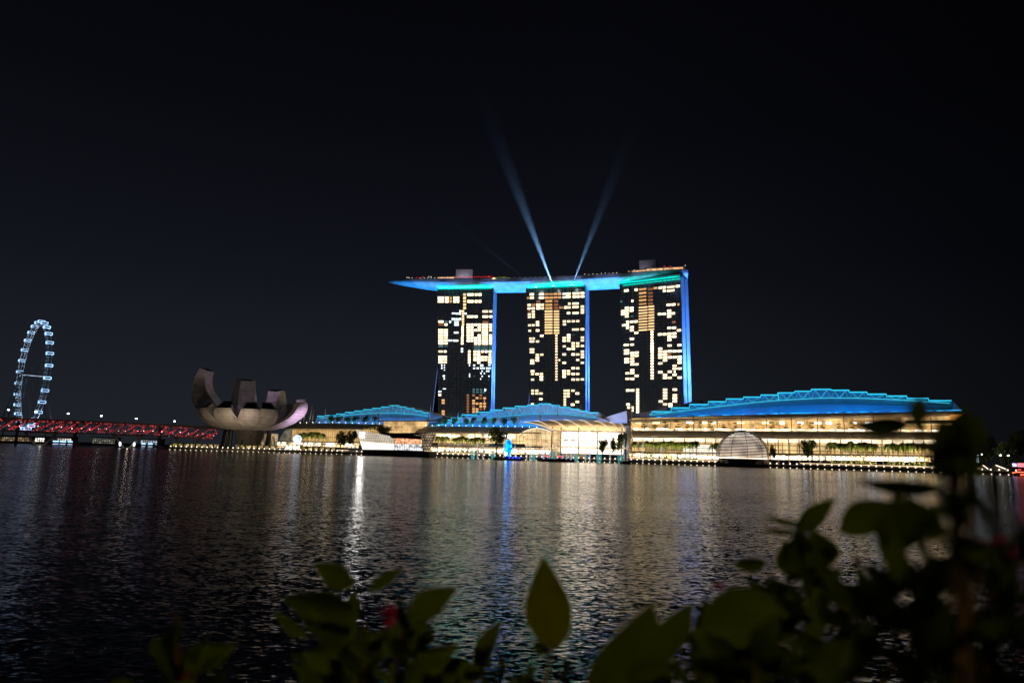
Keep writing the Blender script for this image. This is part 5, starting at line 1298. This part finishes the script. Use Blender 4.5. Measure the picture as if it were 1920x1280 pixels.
rb2 = river_boat(1898, 1945, -74, 'boat trimmed with orange-red lights at the right edge of the picture', M['dark_metal'])
s0, s1 = FM.hit(1898, 888, -77)[0], FM.hit(1945, 888, -77)[0]
MB().tube([(s0, -77, 1.8), (s0+3, -77, 2.3), (s1, -77, 2.3)], .22, 4).build('trim_light', emit('trim_red', (1.0,.12,.06), 4), rb2)
MB().tube([(s0+4, -77, .8), (s1, -77, .9)], .22, 4).build('trim_light', bpy.data.materials['trim_red'], rb2)
# ------------------------------------------------------------------ palms and trees
def palm_meshes(seed, h=13.0, fr_len=4.6, n=17):
    rg = random.Random(seed)
    tr = MB(); tr.tube([(0,0,0),(rg.uniform(-.2,.2),0,h*.4),(rg.uniform(-.4,.4),0,h*.8),(0,0,h)], [.34,.26,.22,.2], 6)
    cr = MB()
    for i in range(n):
        az = 2*PI*i/n*2.4 + rg.uniform(-.3,.3); up = rg.uniform(-.1, 1.15); L = fr_len * rg.uniform(.8, 1.15)
        d = Vector((math.cos(az), math.sin(az), 0)); pts = []
        for k in range(7):
            q = k/6; pts.append(Vector((0,0,h)) + d * (L * q * math.cos(up*.6)) + Vector((0,0, L*(q*math.sin(up) - 1.2*q*q*(1.1 + .3*up)))))
        side = Vector((-d.y, d.x, 0))
        for k in range(6):
            a, b = pts[k], pts[k+1]; w = .80 * math.sin(PI * min(.98, (k+.6)/6.6)) + .15
            for sg in (-1, 1):
                for u in (0, .5):
                    p = a.lerp(b, u); p2 = a.lerp(b, u + .5); o = side * sg * w * rg.uniform(.8, 1.2) + Vector((0,0,-.45*w)) + (b - a) * .5
                    cr.poly([p, p2, p2*.0 + p.lerp(p2,.5) + o])
    return tr.mesh('trunk', M['bark']), cr.mesh('crown', M['palm_leaf'])
PALMS = [palm_meshes(i, 13.0, 2.9 + .2*i, 21) for i in range(4)]
def palm(px, py_top, y, label, group, i, fr=FM, z0=2.2):
    s, z = fr.hit(px, py_top, y)
    k = (z - z0) / 14.3
    t = thing('palm_tree', label, 'palm tree', fr, (s, y, z0), group)
    t.rotation_euler.z += i * 1.3
    tr, cr = PALMS[i % 4]
    for nm, me in (('trunk', tr), ('crown', cr)):
        o = bpy.data.objects.new(nm, me); SC.collection.objects.link(o); o.parent = t; o.scale = (max(k,.8), max(k,.8), k)

def crown_mesh(seed, w, h, n=420, leaf=.55, layered=False, m='tree_leaf'):
    rg = random.Random(seed); mb = MB(); cl = []
    for _ in range(rg.randint(7, 10)):
        a = rg.uniform(0, 2*PI); r = rg.uniform(.15, .62)
        cl.append((Vector((math.cos(a)*r*w/2, math.sin(a)*r*w/2, h*(rg.uniform(.2, .8) if not layered else rg.choice([.15,.45,.8])))), rg.uniform(.22, .40)))
    for _ in range(n):
        c, r = rg.choice(cl)
        v = Vector((rg.gauss(0,1), rg.gauss(0,1), rg.gauss(0,1))).normalized() * (rg.random() ** .4)
        p = c + Vector((v.x*r*w*.75, v.y*r*w*.75, v.z*r*h*(.9 if not layered else .3)))
        a = Vector((rg.gauss(0,1), rg.gauss(0,1), rg.gauss(0,1))).normalized(); b = a.cross(Vector((rg.gauss(0,1), rg.gauss(0,1), rg.gauss(0,1)))).normalized()
        l = leaf * rg.uniform(.6, 1.4); mb.poly([p + a*l, p + b*l*.6, p - a*l, p - b*l*.6])
    return mb.mesh('crown', M[m])
def tree_trunk(w, h, hc):
    tr = MB(); tr.tube([(0,0,0),(.1*w/8,0,h*.6),(0,0,h)], [w*.04,w*.03,w*.02], 6)
    for a in (0.3, 2.2, 4.1, 5.3): tr.tube([(0,0,h*.75),(math.cos(a)*w*.16, math.sin(a)*w*.16, h+hc*.2),(math.cos(a)*w*.3, math.sin(a)*w*.3, h+hc*.5)], [w*.02,w*.014,w*.006], 5)
    return tr.mesh('trunk', M['bark'])
TT = tree_trunk(10, 4, 8)
CROWNS = [crown_mesh(10+i, 10, 8, 900, .55) for i in range(4)]
CROWNS_L = [crown_mesh(30+i, 10, 8, 420, .5, True) for i in range(3)]
def tree(px0, px1, py_top, py_bot, y, label, group, i, fr=FM, z0=None, trunk=.33, layered=False, name='broad_tree', cat='tree'):
    """a tree whose outline spans photo columns px0..px1 and rows py_top..py_bot (foot)"""
    a, b = fr.hit(px0, (py_top+py_bot)/2, y), fr.hit(px1, (py_top+py_bot)/2, y); c = (a[0]+b[0])/2; w = b[0]-a[0]
    zt = fr.hit((px0+px1)/2, py_top, y)[1]; zb = z0 if z0 is not None else fr.hit((px0+px1)/2, py_bot, y)[1]
    H = zt - zb; th = H * trunk; ch = H - th
    t = thing(name, label, cat, fr, (c, y, zb), group); t.rotation_euler.z += i * 1.1
    o = bpy.data.objects.new('trunk', TT); SC.collection.objects.link(o); o.parent = t; o.scale = (w/10, w/10, th/4*1.02)
    me = (CROWNS_L if layered else CROWNS)[i % (3 if layered else 4)]
    o = bpy.data.objects.new('crown', me); SC.collection.objects.link(o); o.parent = t; o.location = (0, 0, th * .93); o.scale = (w/10, w/10, ch/8)

random.seed(21)
i = 0
for a, lst, ytree, lab, grp, top in [
    ('n', [563, 570, 577, 585, 592, 598, 605], -22, 'palm tree in the cluster before the left facade, right of the museum', 'palms before the left facade', 808),
    ('m', [822, 830, 838, 853, 861, 869, 876, 884, 892, 899, 907], -30, 'palm tree in the row between the crystal pavilion and the blue fountain figure', 'palms right of the crystal pavilion', 815.5),
    ('s1', [1190, 1202, 1214, 1222, 1230, 1237, 1245, 1252, 1260, 1268, 1276, 1284, 1292, 1299, 1305], -30, 'palm tree in the row left of the glass dome', 'palms left of the dome', 824),
    ('s1b', [1335, 1342], -30, 'palm tree partly hidden by the glass dome', 'palms beside the dome', 828),
    ('s2', [1558, 1566, 1574, 1584, 1594, 1603, 1612, 1620, 1630, 1640], -30, 'palm tree in the left clump right of the dome, before the lit shopfront', 'palms right of the dome, left clump', 825),
    ('s3', [1664, 1674, 1683, 1692, 1702, 1712, 1722, 1732, 1745, 1756], -30, 'palm tree in the right clump, before the darker end of the right hall', 'palms right of the dome, right clump', 827)]:
    for px in lst:
        palm(px + random.uniform(-1, 1), top + random.uniform(-1.5, 3), ytree + random.uniform(-3, 3), lab, grp, i); i += 1
    s0, s1 = FM.hit(lst[0], 830, ytree)[0], FM.hit(lst[-1], 830, ytree)[0]
    if a != 's1b':
        hd = thing('hedge', {'n':'clipped hedge and shrubs under the palms before the left facade','m':'green planting bed under the palms right of the crystal pavilion','s1':'green planting bed under the palm row left of the dome','s2':'planting bed under the left palm clump right of the dome','s3':'planting bed under the right palm clump'}[a], 'hedge', FM, ((s0+s1)/2, ytree+5, 2.2))
        mb = MB(); rg = random.Random(len(lst))
        for _ in range(int((s1-s0)*7)):
            p = Vector((rg.uniform(s0, s1), ytree + 5 + rg.uniform(-2.5,2.5), 4.2 + rg.uniform(0, 2.4))); q = Vector((rg.gauss(0,1), rg.gauss(0,1), rg.gauss(0,1))).normalized(); r_ = q.cross(Vector((rg.gauss(0,1), rg.gauss(0,1), rg.gauss(0,1)))).normalized()
            mb.poly([p+q*.7, p+r_*.5, p-q*.7, p-r_*.5])
        mb.build('foliage', M['hedge'], hd)
        MB().box(s0-1, s1+1, ytree+2.2, ytree+8, 2.2, 4.4).build('planter', M['dark_concrete'], hd)
        n_ = max(1, int((s1 - s0) / 30))
        for k in range(n_):
            sc_ = s0 + (s1 - s0) * (k + .5) / n_
            lamp('garden_uplight', 'AREA', FM.w(sc_, ytree - 8, 5.2), 420 * (s1 - s0) / n_, (1.0, .88, .45), target=FM.w(sc_, ytree, 15), size=(s1-s0)/n_, sizey=.8, parent=hd)

tree(628, 652, 808, 836, -30, 'round dark tree left of the crystal pavilion, the left of two', 'trees beside the crystal pavilion', 0, z0=2.2)
tree(650, 671, 804, 836, -32, 'taller dark tree touching the crystal pavilion, the right of two', 'trees beside the crystal pavilion', 1, z0=2.2)
tree(705, 722, 793, 818, 2, 'tree growing on the roof left of the cream lantern room', 'roof trees by the lantern room', 2, trunk=.2)
tree(719, 736, 799, 818, 0, 'smaller tree on the roof before the cream lantern room', 'roof trees by the lantern room', 3, trunk=.2)
tree(911, 951, 799, 850, -26, 'large spreading tree with forked pale trunk just left of the blue fountain figure', None, 0, z0=2.2, trunk=.45)
tree(1118, 1142, 820, 850, -24, 'leafy tree in front of the bright plaza, leftmost of three', 'trees before the plaza', 1, z0=2.2)
tree(1141, 1156, 813, 850, -22, 'slim tree in front of the bright plaza, middle of three', 'trees before the plaza', 2, z0=2.2)
tree(1154, 1176, 810, 850, -24, 'dark tree at the right end of the bright plaza, rightmost of three', 'trees before the plaza', 3, z0=2.2)
tree(1441, 1456, 833, 856, -34, 'small dark tree right beside the glass dome', None, 0, z0=2.2)
tree(1493, 1535, 821, 855, -30, 'broad umbrella-shaped dark tree midway along the right promenade', None, 1, z0=2.2, trunk=.35)
tree(1744, 1775, 822, 858, -34, 'dark tree at the right end of the palm rows', None, 2, z0=2.2)
for k, px in enumerate((621, 636, 651, 667, 686, 704)):
    tree(px-7, px+7, 778 + .3*k, 797, 22, 'small dark roof-garden tree silhouetted against the left blue roof', 'roof-garden trees before the left blue roof', k, trunk=.3)
for k, px in enumerate((833, 852, 873, 888, 908, 927, 946, 964)):
    tree(px-6, px+6.5, 781, 801, 22, 'small dark roof-garden tree silhouetted against the middle blue roof', 'roof-garden trees before the middle blue roof', k, trunk=.3)
for k, px in enumerate((1208, 1228, 1247, 1270, 1288, 1313, 1333, 1358, 1379, 1447, 1472, 1499, 1522, 1544, 1573, 1598)):
    tree(px-7, px+7, 786 + (px-1208)*.012 + (k%3), 806.5, 6, 'potted layered tree inside the glass gallery of the right hall', 'trees inside the glass gallery', k, layered=True, trunk=.25, name='gallery_tree')
# planted roof strip
gs, ge = FM.hit(680, 800, 4)[0], FM.hit(722, 800, 4)[0]
hd = thing('hedge', 'green planting on the canopy roof above the crystal pavilion', 'hedge', FM, ((gs+ge)/2, 4, 20))
mb = MB(); rg = random.Random(3); zg = FM.hit(700, 803, 4)[1]
for _ in range(260):
    p = Vector((rg.uniform(gs, ge), rg.uniform(0, 8), zg + rg.uniform(-1, 3))); q = Vector((rg.gauss(0,1), rg.gauss(0,1), rg.gauss(0,1))).normalized(); r_ = q.cross(Vector((rg.gauss(0,1), rg.gauss(0,1), 1))).normalized(); mb.poly([p+q*.7, p+r_*.5, p-q*.7, p-r_*.5])
mb.build('foliage', M['tree_leaf'], hd)
# skypark trees
for k, (px, w) in enumerate(((936, 7), (944, 8), (952, 5), (974, 6))):
    p, ra = on_deck(px, 5, 203)
    t = thing('roof_palm', 'yellow-lit tree on the rooftop deck between the left and middle towers', 'tree', loc=p, group='trees on the rooftop deck')
    o = bpy.data.objects.new('crown', CROWNS[k % 4]); SC.collection.objects.link(o); o.parent = t; o.location = (0,0,.8); o.scale = (w/10, w/10, .42)
    o = bpy.data.objects.new('trunk', TT); SC.collection.objects.link(o); o.parent = t; o.scale = (w/10, w/10, .3)
p, _ = on_deck(944, 1.5, 203.6); lamp('garden_uplight', 'AREA', p, 1500, (1.0,.85,.25), target=p + Vector((0, 6, 4)), size=24, sizey=.5, parent=sp)

# ------------------------------------------------------------------ far right: dark park with a few lamps
for k, (a, b, tp, bt, y) in enumerate([(1790, 1835, 792, 868, 0), (1822, 1872, 812, 868, 10), (1858, 1905, 822, 870, -4), (1888, 1940, 806, 872, 14), (1815, 1840, 800, 850, 40)]):
    tree(a, b, tp, bt, y, ['tall dark park tree just right of the right hall','broad dark park tree, second right of the right hall','low dark park tree, third right of the right hall','dark park tree at the right edge of the picture','far dark tree behind the first park trees'][k], 'dark park trees at the right', k, z0=2.2, trunk=.25)
for px, py, y, lb in [(1774,822.5,-10,'park lamp high beside the end of the right hall'),(1824,851,-30,'park lamp in a cluster of four, leftmost'),(1829,850.5,-26,'park lamp in a cluster of four, second'),(1833,852.5,-30,'park lamp in a cluster of four, third'),(1841,851.5,-28,'park lamp in a cluster of four, rightmost'),(1890.5,853.5,-30,'single park lamp near the right edge'),(1876,853,-10,'dim distant park lamp left of the single one')]:
    s, z = FM.hit(px, py, y); t = thing('park_lamp', lb, 'park lamp', FM, (s, y, 2.2), 'park lamps at the right')
    child('pole', pole_me, t, (s, y, 2.2), (.8, .8, z-2.2)); child('lamp_head', lamp_head, t, (s, y, z), (.55,.55,.55))
for (x0, y0_, x1, y1_), lb in [((1843,871.5,1853,879),'short flight of waterfront steps with glowing edge, left of two'),((1867,871.5,1886,879),'longer flight of waterfront steps with glowing edge, right of two')]:
    a, b = FM.hit(x0, y0_, -57), FM.hit(x1, y1_, -57); t = thing('waterfront_steps', lb, 'steps', FM, ((a[0]+b[0])/2, -57, 2.2))
    st_ = MB(); n_ = 6
    for k in range(n_):
        q = k/n_; st_.box(a[0]+(b[0]-a[0])*q, a[0]+(b[0]-a[0])*(q+1/n_), -56.8, -50, 2.2, a[1]+(b[1]-a[1])*q - .2)
    st_.build('tread', M['concrete'], t); MB().tube([(a[0],-57,a[1]),(b[0],-57,b[1])], .2, 4).build('edge_light', M['lamp_small'], t)
for px0, px1, pt, pb, col, s_, lb in [(1828,1835,857,866,(.8,.95,1),1.4,'small bright white kiosk in the dark park'),(1899,1906,868.5,874,(.55,.5,1),2.4,'violet-white lit stall at the right edge'),(1908,1922,868,875,(1,.3,.35),1.2,'pinkish lit stall at the right edge')]:
    a, b = FM.hit(px0, pb, -40), FM.hit(px1, pt, -40); t = thing('kiosk', lb, 'kiosk', FM, ((a[0]+b[0])/2, -40, 2.2))
    MB().box(a[0]-.5, b[0]+.5, -39.6, -36, 2.2, b[1]+.6).build('wall', M['dark_concrete'], t); MB().box(a[0], b[0], -39.9, -39.7, max(a[1],2.4), b[1]).build('window', emit('kiosk_'+str(px0), col, s_, vary=.5, nscale=1), t)

# ------------------------------------------------------------------ foreground shrubs in the planter before the camera
def leaf_mat(name, col, tr=0.35):
    m = bpy.data.materials.new(name); m.use_nodes = True; t = m.node_tree; b = t.nodes['Principled BSDF']
    b.inputs['Roughness'].default_value = .6; b.inputs['Specular IOR Level'].default_value = .04
    c = t.nodes.new('ShaderNodeTexCoord'); n = t.nodes.new('ShaderNodeTexNoise'); n.inputs['Scale'].default_value = 18; n.inputs['Detail'].default_value = 3
    r = t.nodes.new('ShaderNodeValToRGB'); r.color_ramp.elements[0].position = .3; r.color_ramp.elements[1].position = .7
    r.color_ramp.elements[0].color = (*[v*.7 for v in col], 1); r.color_ramp.elements[1].color = (*[v*1.25 for v in col], 1)
    t.links.new(c.outputs['Object'], n.inputs['Vector']); t.links.new(n.outputs['Fac'], r.inputs[0]); t.links.new(r.outputs[0], b.inputs['Base Color'])
    o = t.nodes['Material Output']; tl = t.nodes.new('ShaderNodeBsdfTranslucent'); t.links.new(r.outputs[0], tl.inputs['Color'])
    mx = t.nodes.new('ShaderNodeMixShader'); mx.inputs[0].default_value = tr
    t.links.new(b.outputs[0], mx.inputs[1]); t.links.new(tl.outputs[0], mx.inputs[2]); t.links.new(mx.outputs[0], o.inputs[0])
    return m
M['leaf'] = leaf_mat('shrub_leaf', (.062, .085, .003))
M['leaf_young'] = leaf_mat('young_leaf', (.135, .14, .003))
M['petal'] = leaf_mat('pink_bract', (.50, .02, .10))
M['stem'] = mat('stem', (.10, .05, .02), .7, noise=.3, nscale=30)
def pt(px, py, d):
    return CAM + ROT @ Vector(((px-960)/FPX, -(py-640)/FPX, -1.0)) * d
RIGHT = ROT @ Vector((1, 0, 0)); UPV = ROT @ Vector((0, 1, 0)); BACK = ROT @ Vector((0, 0, 1))
def leaf(mb, b, tp, wpx, d, twist=0.0, dd=0.0, curl=.12):
    """leaf from base to tip (photo pixels) at distance d metres; dd = how much nearer the tip is; twist turns the blade"""
    B, T = pt(*b, d), pt(*tp, d - dd); ax = T - B; L = ax.length; a = ax.normalized()
    sd = a.cross(BACK).normalized(); nr = sd.cross(a).normalized()
    s2 = sd * math.cos(twist) + nr * math.sin(twist); n2 = s2.cross(a).normalized()
    W = wpx / FPX * d / 2 / max(.35, abs(math.cos(twist)))
    rows = []; n = 10
    for k in range(n + 1):
        q = k / n; w = W * (math.sin(PI * q ** .88) ** .85) * (1.0 if q < .5 else 1 - .25 * (q - .5) * 2) * 1.06 if 0 < q < 1 else W * .02
        c = B + ax * q + n2 * (curl * L * (-(q - .5) ** 2))
        rows.append([c + s2 * (w * u) + n2 * (abs(u) * w * .28) for u in (-1, -.5, 0, .5, 1)])
    mb.grid(rows)
    return B
def shrub(label, leaves, stems, flowers, base_px, d0, fill=None, young=(), seed=1):
    root = pt(*base_px, d0); loc = Vector((root.x, root.y, 3.75))
    t = thing('flowering_shrub', label, 'shrub', FW, loc)
    fo = MB(); fo.smooth = True; st = MB()
    for L in leaves:
        B = leaf(fo, *L)
    if fill:
        rg = random.Random(seed)
        for (x0, y0_, x1, y1_, dn, df, cnt, lw) in fill:
            for _ in range(cnt):
                x, y = rg.uniform(x0, x1), rg.uniform(y0_, y1_); d = rg.uniform(dn, df); an = rg.uniform(-.3, PI + .3); ln = lw * rg.uniform(.8, 1.5)
                leaf(fo, (x, y), (x + math.cos(an)*ln, y - math.sin(an)*ln), lw * rg.uniform(.35, .6), d, rg.uniform(-1.0, 1.0), rg.uniform(-.08, .08), rg.uniform(0, .5))
                if rg.random() < .12:
                    p = pt(x, y, d); st.tube([p, p + Vector((rg.uniform(-.03,.03), .02, -.12)), p + Vector((0, .03, -.3))], [.0012, .0018, .0025], 4)
    fo.build('foliage', M['leaf'], t)
    if young:
        y_ = MB(); y_.smooth = True
        for L in young: leaf(y_, *L)
        y_.build('young_foliage', M['leaf_young'], t)
    for pl, r in stems:
        st.tube([pt(*p) for p in pl] + [Vector((pt(*pl[-1]).x, pt(*pl[-1]).y, 3.8))], [r*.6] + [r]*(len(pl)), 6)
    st.build('stem', M['stem'], t)
    for fx, fy, d, sz in flowers:
        f = MB(); f.smooth = True
        for an in (0.4, 2.3, 4.2, 1.4): leaf(f, (fx, fy), (fx + math.cos(an)*sz, fy - math.sin(an)*sz*.9), sz*.8, d, .5, .01, .3)
        f.build('flower', M['petal'], t)
    return t
shrub('low flowering shrub at the bottom left of centre with a pink bract and drooping leaves',
  [((672,1150),(528,1121),74,1.0,.3), ((664,1100),(590,1056),42,1.02,-.2), ((690,1110),(757,1063),22,.98,.5), ((758,1165),(858,1101),44,.9,.7),
   ((690,1200),(560,1165),60,1.0,.5), ((700,1215),(610,1245),60,.98,-.4), ((745,1230),(780,1150),60,.95,.6), ((660,1280),(560,1240),60,.95,.4), ((760,1290),(860,1205),40,.92,.9), ((800,1300),(905,1250),50,.92,.9),
   ((640,1160),(575,1115),50,1.01,-.6), ((655,1180),(668,1108),40,1.0,.6), ((610,1320),(560,1270),40,.95,.3), ((890,1270),(940,1160),30,1.0,1.0), ((330,1280),(300,1190),50,.8,.8), ((330,1290),(400,1210),50,.8,.9)],
  [([(675,1130,1.0),(690,1200,1.0),(700,1300,1.0)],.003), ([(760,1165,.92),(745,1230,.95),(735,1300,.97)],.003), ([(330,1150,.8),(335,1290,.8)],.003), ([(905,1255,.95),(880,1300,.95)],.002)],
  [(733,1156,.92,24), (350,1285,.8,26)], (700,1290), 1.0, fill=[(560,1190,790,1320,.85,1.1,40,60),(790,1265,1000,1330,.9,1.1,16,50),(250,1230,420,1330,.7,.9,12,55)], seed=5)
shrub('single upright olive-green leafy shoot at the bottom centre', [((1030,1225),(1000,1200),26,1.02,.5)], [([(1036,1215,1.0),(1028,1262,1.0),(1010,1310,1.0)],.0028)], [], (1015,1300), 1.0,
  young=[((1038,1222),(1018,1043),82,1.0,.12,0,.10)], fill=[(930,1255,1060,1320,.95,1.1,12,44)], seed=9)
shrub('large dark flowering shrub filling the lower right corner, with a blurred pink flower',
  [((1150,1400),(1222,1132),150,.75,.2), ((1250,1220),(1195,1290),60,.8,.5), ((1232,1240),(1300,1128),44,.85,.6), ((1300,1250),(1325,1110),44,.85,-.5), ((1312,1190),(1470,1118),86,.8,.5), ((1395,1190),(1510,1135),66,.85,.6),
   ((1490,1000),(1566,933),32,.9,.5), ((1505,985),(1430,968),14,.9,.3), ((1490,1000),(1432,990),14,.9,.3), ((1468,1060),(1512,984),44,.9,-.3), ((1440,1055),(1370,1058),30,.9,.3), ((1500,1090),(1470,1010),44,.9,.7),
   ((1574,998),(1672,938),52,.75,.5), ((1700,1030),(1680,925),84,.7,.3), ((1740,1010),(1700,930),60,.7,.7), ((1775,918),(1603,903),34,.65,.6), ((1640,1120),(1530,1105),52,.85,.4), ((1590,1160),(1650,1080),44,.85,.6),
   ((1500,1150),(1440,1080),60,.9,.5), ((1540,1120),(1500,1030),60,.9,-.6), ((1560,1060),(1520,990),50,.85,.5), ((1450,1260),(1350,1190),70,.8,.6), ((1600,1260),(1500,1190),80,.75,.6), ((1310,1290),(1420,1230),70,.8,.8), ((1450,1120),(1400,1085),30,.9,.6)],
  [([(1500,1050,.92),(1515,1120,.92),(1560,1300,.9)],.003), ([(1600,1040,.85),(1660,1110,.85),(1700,1300,.82)],.003), ([(1420,1190,.88),(1460,1290,.88)],.003), ([(1215,1230,.85),(1240,1310,.85)],.003)],
  [(1868,1040,.62,40), (1795,1062,.66,26), (1345,1100,.9,12)], (1600,1290), .85,
  fill=[(1600,1140,1930,1310,.5,.75,52,85),(1640,1040,1900,1150,.5,.7,13,75),(1330,1190,1600,1320,.65,.85,38,74),(1790,1010,1940,1120,.5,.65,11,75),(1180,1240,1340,1320,.7,.85,12,60),(1470,1010,1600,1180,.75,.85,16,50)], seed=11)
shrub('dark out-of-focus branch rising at the right with silhouetted leaves against the lit promenade',
  [((1712,797),(1590,795),44,.55,.4), ((1718,800),(1727,738),30,.55,.5), ((1705,790),(1745,812),24,.55,.3), ((1790,880),(1745,845),60,.55,.3), ((1795,850),(1762,782),50,.55,.5), ((1800,840),(1835,776),60,.55,.3), ((1800,870),(1835,810),60,.55,-.5),
   ((1790,900),(1815,800),60,.55,.2), ((1790,850),(1810,760),34,.55,.8), ((1770,850),(1740,865),40,.55,.5), ((1790,890),(1835,850),50,.55,.5)],
  [([(1720,800,.55),(1722,830,.55),(1760,850,.55),(1788,880,.55)],.0020), ([(1795,820,.55),(1792,900,.55),(1795,1000,.57),(1830,1300,.6)],.0032), ([(1900,1000,.6),(1850,1150,.6),(1850,1300,.6)],.003)],
  [], (1830,1290), .58, fill=[(1755,800,1825,900,.52,.58,14,46),(1765,905,1860,1020,.5,.58,10,58)], seed=13)  # lower batch of leaves added to cover bright water reflections
# planter box that holds the shrubs
pb_ = thing('planter', 'long stone planter on the near promenade holding the shrubs', 'planter', FW, (0, .9, 3.35))
MB().box(-1.4, 1.6, .35, 1.3, 3.36, 3.8).build('box', M['concrete'], pb_)
# street lamp on the near promenade, behind the viewer
sl_ = thing('street_lamp', 'promenade street lamp standing behind the viewer', 'street lamp', FW, (-2.6, -4.5, 3.35))
MB().tube([(-2.6,-4.5,3.35),(-2.6,-4.5,8.6),(-2.2,-4.0,8.9)], [.08,.06,.05], 8).build('pole', M['dark_metal'], sl_)
MB().tube([(-2.2,-4.0,8.92),(-2.0,-3.7,8.95)], [.12,.16], 8).build('lamp_head', M['dark_metal'], sl_)
lamp('lamp_light', 'SPOT', (-2.0,-3.7,8.85), E_STREET * 1.9, (1.0, .80, .26), target=pt(960, 1150, 1.0), size=.15, angle=13, blend=1.0, parent=sl_)
